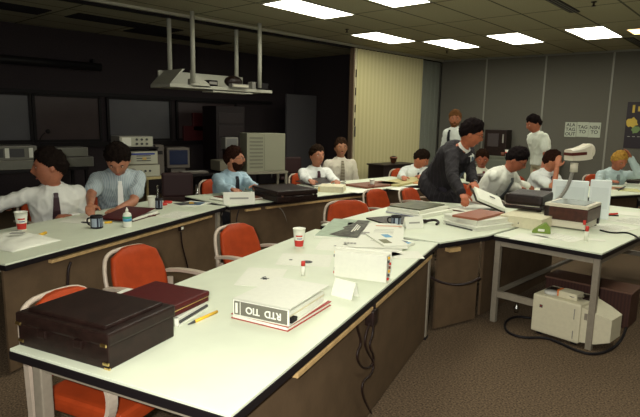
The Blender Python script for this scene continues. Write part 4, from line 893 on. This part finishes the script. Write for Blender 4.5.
MB(GREY).box((L*.88, -.002, .25), (.006, .004, .08)).box((L*.88, -.002, .09), (.006, .004, .06)).done('latch_line', t)
for x in (.05, L-.05): MB(DARK).box((x, .17, .015), (.04, .25, .03)).done('foot', t)
o_ = (Matrix.Translation(t.location) @ Matrix.Rotation(ang, 4, 'Z'))
def on_t(x, y, z): return o_ @ V((x, y, z))
p = on_t(.10, .1, .331); t2 = thing('tape_roll', 'clear plastic reels on the left of the beige terminal', 'reel', p, ang); MB(mat('clear_plastic', (.55, .55, .5), .2)).lathe([(.02, 0), (.055, 0), (.055, .022), (.02, .022)], n=24).done('reel', t2)
p = on_t(.27, .12, .331); t2 = thing('glass_dish', 'shiny glass dish on top of the beige terminal', 'dish', p, ang); MB(CHROME).lathe([(.001, .003), (.05, .006), (.065, .03), (.06, .03), (.045, .010), (.001, .008)], n=24).done('dish_body', t2)
p = on_t(.20, .20, .331); t2 = thing('tray', 'flat black tray on top of the beige terminal', 'tray', p, ang); MB(BLACK).box((0, 0, .008), (.34, .1, .016), bev=.004).done('tray_body', t2)
p = on_t(L-.13, .12, .331); t2 = thing('small_box', 'small beige box with orange end on the beige terminal', 'box', p, ang); MB(BG).box((0, 0, .025), (.14, .12, .05), bev=.006).done('box_body', t2); MB(mat('orange_plastic', (.6, .15, .02), .5)).box((-.08, 0, .025), (.02, .08, .05), bev=.004).done('end_cap', t2)
p = on_t(L+.03, .1, .345); 
# cable on the floor
q_ = [at(x, y, .012) for x, y in ((531, 318), (515, 316), (504, 322), (506, 332), (522, 338), (545, 337), (560, 343), (575, 350), (592, 355), (610, 351), (622, 340), (627, 325))]
tag(MB(DARK).tube(q_, .010, smooth_pts=2).done('floor_cable'), 'black cable looped on the carpet around the beige terminal', 'cable')
# dark wood panel/low cabinet beyond
wd = stripes('dark_woodgrain', (.045, .016, .012), (.062, .024, .016), 38, 'X', .5, .5)
a_, b_ = at(543, 309, 0), at(627, 330, 0); ang = ang2(a_, b_); L = (b_-a_).length
t = thing('low_cabinet', 'low dark wood cabinet on the carpet behind the beige terminal', 'cabinet', (a_.x, a_.y, 0), ang)
MB(wd).box((L/2, .15, .15), (L, .28, .29), bev=.003).done('carcass', t); MB(mat('edge_brown', (.14, .07, .045), .5)).box((L/2, .15, .303), (L+.02, .30, .016), bev=.003).done('top_board', t)
p = at(514, 318, 0); t = thing('glass_jar', 'two small shiny glass items on the floor left of the terminal', 'glass', (p.x-.05, p.y+.15, 0)); MB(CHROME).lathe([(.02, 0), (.025, .05), (.012, .06), (.012, .08)], n=18).done('jar_body', t)
# --- table cords and plugs
p = onx(370, 316, -1.0)
def cordloc(px, py, d=0): # on the plane of the front table's modesty panel
    n = V((cos(TH4), sin(TH4), 0)); o = V((-1.232, .905, 0))-n*.035; r_ = ray(px, py); return EYE+r_*((o-EYE).dot(n)/r_.dot(n))
pp = cordloc(368, 316); t = thing('plug_adapter', 'black plug adapter hanging from the batten of the front table', 'plug', pp, TH4); MB(BLACK).box((.02, 0, 0), (.05, .07, .085), bev=.008).done('adapter_body', t); MB(BLACK).box((.02, .01, .055), (.03, .025, .03), bev=.004).done('plug', t)
c_ = [cordloc(*q)+V((.02, .005, 0)) for q in ((370, 322), (369, 335), (365, 345), (371, 356), (368, 366), (360, 368), (354, 361), (353, 352), (358, 342), (354, 330), (352, 320))]
tag(MB(BLACK).tube(c_, .006, smooth_pts=2).done('power_cord'), 'black looped cord hanging against the brown panel of the front table', 'cord')
c_ = [cordloc(*q)+V((.02, .005, 0)) for q in ((366, 322), (360, 340), (364, 352), (371, 362), (368, 374), (359, 380), (358, 392), (363, 404), (368, 412))]
tag(MB(BLACK).tube(c_, .006, smooth_pts=2).done('power_cord'), 'black straight cord running down to the carpet at the front table', 'cord')
t1n = V((cos(TH4), sin(TH4), 0))
# cords between front table and corner table
c_ = [at(423, 262, .62), at(424, 272, .52), at(436, 281, .45), at(452, 285, .42), at(468, 284, .44), at(480, 278, .48)]
tag(MB(BLACK).tube(c_, .010, smooth_pts=2).done('power_cord'), 'thick black cord sagging below the corner table', 'cord')
a_ = at(447, 250, .62); c_ = [a_, a_+V((0, 0, -.12)), a_+V((.05, .04, -.28)), a_+V((.06, .05, -.45)), a_+V((.12, .1, -.60))]
tag(MB(BLACK).tube(c_, .006, smooth_pts=2).done('power_cord'), 'thin black cord dropping to the floor below the corner table', 'cord')
def t1p(px, py):
    n = V((cos(TH1), sin(TH1), 0)); o = V((-3.545, .94, 0))-n*.04; r_ = ray(px, py); return EYE+r_*((o-EYE).dot(n)/r_.dot(n))
p = t1p(180, 228); t = thing('plug_adapter', 'small white-faced plug below the left table edge', 'plug', p, TH1); MB(BLACK).box((.01, 0, 0), (.03, .05, .05), bev=.005).done('adapter_body', t); MB(PAPER).box((.027, 0, 0), (.004, .03, .022)).done('socket_face', t)
tag(MB(BLACK).tube([t1p(181, 232), t1p(182, 245), t1p(185, 256), t1p(188, 268)], .007, smooth_pts=2).done('power_cord'), 'black cord hanging from the plug under the left table', 'cord')
p = t1p(66, 262); 
tag(MB(BLACK).tube([t1p(71, 262), t1p(68, 270), t1p(68, 284), t1p(66, 296)], .010, smooth_pts=2).done('power_cord'), 'black cord below the batten end at the far left table', 'cord')
def t2p(px, py): n = V((1, 0, 0)); r_ = ray(px, py); return EYE+r_*((-4.50)/r_.x)
tag(MB(GREY).tube([t2p(275, 206), t2p(281, 208), t2p(286, 218), t2p(288, 232), t2p(290, 246)], .007, smooth_pts=2).done('power_cord'), 'grey cord hanging below the briefcase table', 'cord')
tag(MB(BLACK).tube([t2p(239, 210), t2p(237, 216), t2p(236, 226)], .007, smooth_pts=2).done('power_cord'), 'short black cord beside the batten of the briefcase table', 'cord')
# ------------------------------------------------------------------ hanging rack
t = thing('hanging_shelf', 'pale metal tray shelf hung from the ceiling on four posts', 'hanging shelf', (-7.35, 5.15, 0))
RP = mat('rack_paint', (.44, .44, .36), .5, var=.03)
pz = 2.16
for x, y, zb in ((-7.15, 4.61, pz), (-7.62, 4.50, pz), (-7.62, 5.78, pz), (-7.12, 5.88, pz)): MB(RP).cyl((x+7.35, y-5.15, zb), (x+7.35, y-5.15, ZC), .034).done('post', t)
x0, x1, y0, y1 = -.40, .17, -.92, 1.06; zs = 2.11
MB(RP).box(((x0+x1)/2, (y0+y1)/2, zs), (x1-x0, y1-y0, .05), bev=.006).done('tray', t)
MB(RP).box((x0+.02, (y0+y1)/2-.05, zs+.13), (.03, y1-y0-.35, .24), bev=.004).done('back_plate', t)
def wedge(y, name):
    m = MB(RP); pr = [(x0, zs+.02), (x1-.03, zs+.02), (x0+.35, zs+.27), (x0, zs+.27)]
    m.rings([[(x, y-.015, z) for x, z in pr], [(x, y+.015, z) for x, z in pr]], smooth=False); m.done(name, t)
for y in (-.62, .1): 
    m = MB(RP)
m = MB(RP); m.rings([[(x0, -.92, zs+.02), (x1, -.92, zs+.02), (x1, -.90, zs+.03), (x0, -.90, zs+.03)], [(x0, -.70, zs+.25), (x1, -.70, zs+.25), (x1, -.66, zs+.25), (x0, -.66, zs+.25)]], smooth=False); m.done('left_cheek', t)
m = MB(RP); m.rings([[(x1-.02, -.56, zs), (x1, -.56, zs), (x1, -.56, zs+.24), (x1-.02, -.56, zs+.24)], [(x1-.02, -.22, zs), (x1, -.22, zs), (x1, -.22, zs+.05), (x1-.02, -.22, zs+.05)]], smooth=False); m.done('front_cheek', t)
MB(RP).box((0, .25, zs-.05), (.3, .8, .02)).done('under_plate', t)
zt = zs+.025
def gear(name, label, x, y, fn):
    g = thing(name, label, 'equipment', (-7.35+x, 5.15+y, zt)); fn(g)
gear('projector_unit', 'black rounded projector unit on the hanging shelf', .08, .30, lambda g: (MB(BLACK).ball((0, 0, .10), .13, sc=(.8, 1.3, .75)).done('cover', g), MB(GREY).box((.12, .02, .03), (.10, .34, .06), bev=.006).done('base', g), MB(BEIGE).box((.172, .02, .03), (.006, .3, .03)).done('front_strip', g)))
gear('control_box', 'small dark control box at the left on the hanging shelf', .10, -.16, lambda g: (MB(DARK).box((0, 0, .05), (.14, .18, .09), bev=.01).done('box_body', g), MB(GREY).box((.072, 0, .05), (.006, .14, .04)).done('front_plate', g)))
gear('control_box', 'pale box at the far left on the hanging shelf', .05, -.40, lambda g: (MB(GREY).box((0, 0, .05), (.14, .2, .10), bev=.01).done('box_body', g), MB(DARK).box((.072, 0, .04), (.004, .1, .05)).done('front_plate', g)))
gear('control_box', 'dark box with pale side at the right on the hanging shelf', .10, .84, lambda g: (MB(DARK).box((0, 0, .06), (.14, .26, .10), bev=.01).done('box_body', g), MB(GREY).box((0, -.16, .06), (.12, .10, .12), bev=.006).done('side_unit', g)))
# ------------------------------------------------------------------ control room equipment
def desk(label, x, y, w, l, m, rz=0, h=ZT, cat='desk', name='equipment_desk', shelf=False):
    t = thing(name, label, cat, (x, y, 0), rz); MB(m).box((0, 0, h-.02), (w, l, .04), bev=.004).done('top', t)
    for a in (-1, 1):
        for b in (-1, 1): MB(m).box((a*(w/2-.03), b*(l/2-.03), (h-.04)/2), (.04, .04, h-.04)).done('leg', t)
    if shelf: MB(m).box((0, 0, .3), (w-.04, l-.04, .02)).done('shelf', t)
    return t
OAK = mat('oak_edge', (.40, .33, .15), .5, var=.1)
pA = at(124, 177); pB = at(160, 177)
desk('oak-edged equipment stand carrying three beige instruments', (pA.x+pB.x)/2-.20, (pA.y+pB.y)/2+.05, .55, .62, OAK, .05)
cx, cy = (pA.x+pB.x)/2-.18, (pA.y+pB.y)/2+.05; rzI = -.15
def instr(label, z, h, m, kind, dy=0, l=.50, x=None, y=None, rz=None, name='instrument', dpt=.42):
    t = thing(name, label, 'instrument', (cx if x is None else x, (cy if y is None else y)+dy, z), rzI if rz is None else rz); MB(m).box((0, 0, h/2), (dpt, l, h-.004), bev=.006).done('housing', t); fx = dpt/2
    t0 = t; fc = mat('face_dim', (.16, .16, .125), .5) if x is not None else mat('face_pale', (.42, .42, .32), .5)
    t = MB(fc).box((fx+.001, 0, h/2), (.008, l*.95, h*.88)).done('front_panel', t0)
    if kind == 'keys':
        for r_ in range(3): MB(INK).box((fx+.008, .02, h*(.30+.18*r_)), (.006, l*.45, .012)).done('key_row', t)
        MB(BLUE).box((fx+.008, 0, h*.8), (.006, l*.8, .025)).done('display', t)
        MB(YEL).box((fx+.009, .03, h*.45), (.005, .06, .04), mat('tan_key', (.5, .35, .12), .5)).done('keypad', t)
    if kind == 'knobs':
        for k in range(3): MB(INK).cyl((fx, l*(-.1+.14*k), h*.5), (fx+.02, l*(-.1+.14*k), h*.5), .016).done('knob', t)
        MB(GREY).cyl((fx, -l*.33, h*.5), (fx+.015, -l*.33, h*.5), .05).done('dial', t)
    if kind == 'scope':
        MB(mat('scope_white', (.7, .7, .6), .4)).box((fx+.006, -l*.30, h*.5), (.01, l*.26, h*.75)).done('bright_panel', t)
        for a in (0, .15, .3):
            for b in (.3, .7): MB(INK).cyl((fx, l*a, h*b), (fx+.02, l*a, h*b), .017).done('knob', t)
    if kind == 'slots':
        for a in (-.3, .1): MB(INK).box((fx+.006, l*a, h*.5), (.008, l*.30, h*.6)).done('bay', t)
        for a in (-.08, .38): MB(PAPER).box((fx+.010, l*a, h*.5), (.008, l*.08, h*.7)).done('label_strip', t)
    return t0
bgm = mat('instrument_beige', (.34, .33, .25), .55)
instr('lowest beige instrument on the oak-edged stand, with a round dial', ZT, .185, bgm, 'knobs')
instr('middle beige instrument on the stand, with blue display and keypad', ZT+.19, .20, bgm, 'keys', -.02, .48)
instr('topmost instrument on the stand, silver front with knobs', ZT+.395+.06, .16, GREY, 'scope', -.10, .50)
t = thing('riser_shelf', 'thin dark riser under the silver-fronted instrument', 'shelf', (cx, cy-.06, ZT+.395), rzI); MB(DARK).box((0, 0, .045), (.4, .6, .02)).done('board', t); [MB(DARK).box((0, s_*.28, .018), (.36, .02, .036)).done('support', t) for s_ in (-1, 1)]
# left bank
xL = -8.6
pL = onx(18, 160, xL)
desk('dark bench at the far left in the control room', xL, 2.35, .6, 2.2, DARK, 0, .86)
instr('grey slotted recorder at the far left bench', 1.00, .20, GREY, 'slots', 0, .66, xL, 2.43, -.1)
instr('pale recorder beneath the slotted one at the far left', .862, .135, bgm, 'none', 0, .64, xL, 2.40, -.1)
instr('grey flat instrument with switches left of the bowed man', 1.02, .14, GREY, 'none', 0, .5, xL, 3.25, -.1)
instr('lower grey deck left of the bowed man', .862, .15, GREY, 'none', 0, .66, xL, 3.25, -.1)
p = onx(50, 128, -9.0); t = thing('microphone', 'dim gooseneck microphone in the dark control room', 'microphone', (xL, 2.85, .86)); MB(DARK).tube([(0, 0, 0), (0, 0, .3), (.02, .02, .45), (.05, .08, .52)], .008, smooth_pts=1).done('neck', t); MB(DARK).ball((.06, .12, .54), .035).done('head', t)
# computer monitor + keyboard
p = at(176, 172, .80)
desk('dark computer desk right of the oak-edged stand', -7.95, 4.95, .7, 1.2, DARK, .0, .72)
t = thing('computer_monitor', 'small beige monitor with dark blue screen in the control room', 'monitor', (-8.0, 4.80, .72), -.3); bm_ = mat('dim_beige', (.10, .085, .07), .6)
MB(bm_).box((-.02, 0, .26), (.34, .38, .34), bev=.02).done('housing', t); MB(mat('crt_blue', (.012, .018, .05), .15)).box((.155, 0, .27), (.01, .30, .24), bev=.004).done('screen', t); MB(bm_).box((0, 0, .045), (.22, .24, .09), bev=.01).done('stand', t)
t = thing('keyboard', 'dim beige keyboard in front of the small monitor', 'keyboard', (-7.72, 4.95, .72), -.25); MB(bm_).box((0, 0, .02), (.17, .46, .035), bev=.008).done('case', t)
for k in range(4): MB(GREY).box((-.055+.035*k, 0, .04), (.022, .42, .010)).done('key_row', t)
t = thing('computer_tower', 'dim upright drive unit left of the small monitor', 'computer', (-8.0, 4.45, .72), -.3); MB(bm_).box((0, 0, .24), (.34, .14, .48), bev=.01).done('case', t); MB(DARK).box((.172, 0, .36), (.006, .10, .06)).done('drive', t)
# beige projector/telephone unit
t = thing('printer', 'dim beige boxy printer behind the bearded man', 'printer', (-7.7, 5.55, .72), -.1); desk('dark low table holding the boxy printer and small screen', -7.85, 5.80, .6, .9, DARK, 0, .71, cat='table')
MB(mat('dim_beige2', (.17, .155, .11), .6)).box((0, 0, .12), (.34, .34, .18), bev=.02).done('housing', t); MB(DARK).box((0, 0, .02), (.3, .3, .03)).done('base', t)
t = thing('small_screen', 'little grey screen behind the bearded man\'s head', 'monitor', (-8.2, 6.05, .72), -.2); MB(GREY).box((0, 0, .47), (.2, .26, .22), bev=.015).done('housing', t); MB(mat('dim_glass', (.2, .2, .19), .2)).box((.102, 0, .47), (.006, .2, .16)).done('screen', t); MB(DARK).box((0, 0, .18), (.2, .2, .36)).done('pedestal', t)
# louvred unit
pa, pb = at(247, 172), at(285, 171); ang = ang2(pa, pb); L = (pb-pa).length
t = thing('louvred_cabinet', 'large beige cabinet with louvred left half on a metal stand', 'cabinet', (pa.x, pa.y, ZT), ang); LB = mat('louvre_beige', (.27, .27, .19), .55)
hL = .66; MB(LB).box((L/2, .2, hL/2), (L, .4, hL), bev=.008).done('case_body', t); MB(LB).box((L*.70, -.004, hL/2), (L*.50, .010, hL*.93), bev=.003).done('door_panel', t)
for k in range(9): MB(mat('louvre_slot', (.17, .17, .12), .6)).box((L*.24, -.003, hL*(.12+.095*k)), (L*.34, .008, .030)).done('louvre', t)
nn_ = V((-sin(ang), cos(ang), 0))
q_ = pa+(pb-pa)/2+nn_*.2; desk('pale metal stand under the louvred cabinet', q_.x, q_.y, .46, L+.1, mat('stand_metal', (.25, .23, .17), .5), ang+pi/2, ZT, cat='stand', name='metal_stand')
# dark office chairs in the control room
def dchair(label, x, y, rz):
    t = thing('office_chair', label, 'chair', (x, y, 0), rz); MB(mat('dark_red_seat', (.025, .006, .006), .6)).box((0, 0, .45), (.46, .46, .08), bev=.03).done('seat', t); MB(mat('dark_red_seat', (.025, .006, .006), .6)).box((-.24, 0, .72), (.06, .42, .34), bev=.03).done('backrest', t)
    for s_ in (-1, 1): MB(CHROME).tube([(-.22, s_*.26, .45), (-.22, s_*.27, .66), (.12, s_*.27, .68), (.2, s_*.27, .6), (.2, s_*.26, .42)], .012, smooth_pts=2).done('arm', t)
    MB(DARK).cyl((0, 0, .08), (0, 0, .42), .03).done('column', t)
    for k in range(5): MB(DARK).bar((0, 0, .08), (.28*cos(k*1.257), .28*sin(k*1.257), .05), .04, .03).done('spoke', t)
    for k in range(5): MB(DARK).ball((.28*cos(k*1.257), .28*sin(k*1.257), .027), .026, n=8).done('castor', t)
dchair('dark office chair with chrome arms in front of the computer desk', -6.75, 4.05, R(150)); dchair('dark office chair with chrome arms behind the man in the white shirt', -6.9, 6.9, R(200)); dchair('dark office chair beside the screen panel in the control room', -8.3, 7.6, R(160))
t = thing('equipment_rack', 'tall dark equipment rack deep in the control room', 'rack', (-9.7, 7.0, 0), -.1); MB(mat('rack_dark', (.012, .006, .007), .6)).box((0, 0, .95), (.6, .7, 1.9), bev=.01).done('cabinet', t)
for k in range(6): MB(mat('rack_face', (.016, .008, .009), .5)).box((.305, 0, .3+.27*k), (.01, .6, .22), bev=.003).done('panel', t)
for px, py, l in ((196, 135, 'left of the bearded man'), (205, 122, 'above the bearded man')):
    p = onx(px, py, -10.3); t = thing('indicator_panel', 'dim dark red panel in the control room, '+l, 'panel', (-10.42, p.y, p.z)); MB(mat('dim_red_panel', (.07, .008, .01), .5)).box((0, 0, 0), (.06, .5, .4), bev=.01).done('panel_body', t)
# far credenza with pot
p0, p1 = at(385, 165), at(411, 167); 
t = thing('credenza', 'dark credenza in front of the beige partition', 'cabinet', (-6.95, 9.45, 0), -.1); MB(mat('credenza_dark', (.015, .009, .008), .5)).box((0, 0, .36), (.45, 1.0, .72), bev=.006).done('carcass', t); MB(_M['credenza_dark']).box((0, 0, .735), (.5, 1.06, .03), bev=.004).done('top', t)
t = thing('plant_pot', 'small brown pot on the dark credenza', 'pot', (-6.95, 9.5, .75)); MB(mat('pot_brown', (.16, .06, .03), .5)).lathe([(.04, 0), (.075, .10), (.085, .10), (.085, .14), (.07, .14), (.06, .02)], n=24).done('pot_body', t); MB(DARK).ball((0, 0, .13), .06, sc=(1, 1, .5)).done('soil', t)
# back counter
pL, pR = onbw(470, 152, .55), onbw(546, 160, .55); cxm, cw = (pL.x+pR.x)/2, pR.x-pL.x
t = thing('wall_counter', 'low grey-green counter against the back wall', 'counter', (pL.x-.3, bw_y(pL.x-.3)-.62, 0), BWA); cwid = cw+.5; CG = mat('counter_green', (.13, .14, .105), .6)
MB(CG).box((cwid/2, .3, .43), (cwid, .58, .86), bev=.005).done('carcass', t); MB(CG).box((cwid/2, .295, .885), (cwid+.04, .60, .04), bev=.005).done('top', t)
for k in range(3): MB(mat('counter_door', (.11, .12, .09), .6)).box((cwid*(k+.5)/3, .003, .42), (cwid/3-.02, .012, .76), bev=.003).done('door', t); MB(GREY).box((cwid*(k+.5)/3+.12, -.008, .70), (.08, .012, .012)).done('handle', t.children[-1])
ZQ = .905
a_, b_ = onbw(484, 151, .45), onbw(506, 151, .45)
t = thing('coffee_machine', 'black boxy machine with open bay on the grey-green counter', 'machine', (a_.x, bw_y(a_.x)-.5, ZQ), BWA); w_ = b_.x-a_.x
MB(BLACK).box((w_/2, .22, .30), (w_, .36, .60), bev=.012).done('housing', t); MB(mat('bay_black', (.05, .04, .04), .4)).box((w_*.4, .036, .36), (w_*.5, .012, .3), bev=.004).done('bay_door', t); MB(GREY).box((w_*.85, .034, .4), (.03, .012, .2)).done('switch_strip', t)
for k, (px, l, hh_) in enumerate(((507, 'white cup with red print on the counter, right of the black machine', .15), (503, 'small brown cup on the counter beside the black machine', .09), (512, 'short pale cup at the right of the counter', .10), (518, 'low pale box-like cup at the end of the counter', .08))):
    p = onbw(px, 151, .5); t = thing('cup', l, 'cup', (p.x, bw_y(p.x)-.5, ZQ)); MB((PAPER, BROWN, PAPER, GREY)[k]).lathe([(.035, 0), (.045, hh_), (.04, hh_), (.03, .01)], n=20).done('cup_body', t)
    if k == 0: MB(RED).lathe([(.0415, .06), (.0435, .10)], n=20).done('print_band', t)
# ------------------------------------------------------------------ wall notices and poster
NP = mat('notice_paper', (.46, .50, .40), .8)
txt = (('ALA', 'TAG', 'OUT'), ('TAG', 'TO'), ('NSN', 'TO'))
for k, l in enumerate(('left wall notice with three lines of dark letters', 'middle wall notice with two lines of dark letters', 'right wall notice, slightly lower, with two bold lines')):
    p = onbw(570.5+12*k, 129.5+(.5 if k == 2 else 0), .01); t = thing('wall_notice', l, 'notice', (p.x, p.y, p.z), BWA, 'typed notices on the back wall')
    MB(NP).box((0, 0, 0), (.235, .006, .32)).done('sheet', t); m = MB(INK); n_ = len(txt[k])
    for i, s_ in enumerate(txt[k]): MB(INK).text(s_, .10, Matrix.Translation((0, -.0045, (n_-1)*.05-i*.10)) @ Matrix.Rotation(pi/2, 4, 'X')).done('lettering', t)
p = onbw(628, 102, .01); q_ = onbw(627.5, 148, .01); w_ = .62; h_ = p.z-q_.z; cx_ = p.x+w_/2
t = thing('wall_poster', 'black poster with yellow and green shapes at the right edge of the back wall', 'poster', (cx_, bw_y(cx_)-.012, (p.z+q_.z)/2), BWA)
MB(mat('poster_black', (.014, .008, .014), .45)).box((0, 0, 0), (w_, .01, h_), bev=.001).done('sheet', t)
m = MB(mat('poster_yellow', (.55, .40, .06), .6)); rr = Matrix.Rotation(pi/2, 4, 'X')
def blob(cx_, cz_, r_, mm, sd, st=1):
    b = bmesh.new(); n_ = 14; random.seed(sd); vs = [b.verts.new((cx_+r_*(.6+.5*random.random())*cos(2*pi*i/n_), -.0062, cz_+st*r_*(.6+.5*random.random())*sin(2*pi*i/n_))) for i in range(n_)]; f = b.faces.new(vs); ex = bmesh.ops.extrude_face_region(b, geom=[f]); bmesh.ops.translate(b, vec=(0, .002, 0), verts=[v for v in ex['geom'] if isinstance(v, bmesh.types.BMVert)]); m.add(b, mm)
PGm = mat('poster_green', (.16, .26, .09), .6)
blob(-w_/2+.12, .05, .12, None, 3); blob(-w_/2+.19, -.10, .09, PGm, 5); blob(.12, .06, .13, None, 8); blob(.2, -.12, .08, PGm, 9)
for k in range(3): m.box((-w_/2+.12+.10*k, -.006, h_/2-.14), (.045, .003, .16 if k != 1 else .10))
for k in range(5): m.box((-w_/2+.08+.09*k, -.006, -h_/2+.24), (.05, .002, .014), INKL)
m.done('artwork', t)
# ------------------------------------------------------------------ light
fl = bpy.data.lights.new('camera_flash', 'AREA'); fl.shape = 'RECTANGLE'; fl.size = .07; fl.size_y = .045; fl.energy = FLASH; fl.color = (1.0, .97, .90)
fo = bpy.data.objects.new('camera_flash', fl); COL.objects.link(fo)
fo.matrix_world = Matrix.Translation(-rt_*.10+up_*.06-fw_*.01) @ cam.matrix_world
w = bpy.data.worlds.new('world'); S.world = w; w.use_nodes = True; w.node_tree.nodes['Background'].inputs[0].default_value = (.02, .015, .016, 1); w.node_tree.nodes['Background'].inputs[1].default_value = 1
S.view_settings.view_transform = 'Standard'; S.view_settings.look = 'None'; S.view_settings.gamma = 1; S.view_settings.exposure = EXPO; S.view_settings.use_curve_mapping = False
S.cycles.use_denoising = True; S.cycles.max_bounces = 6; S.cycles.sample_clamp_indirect = 3
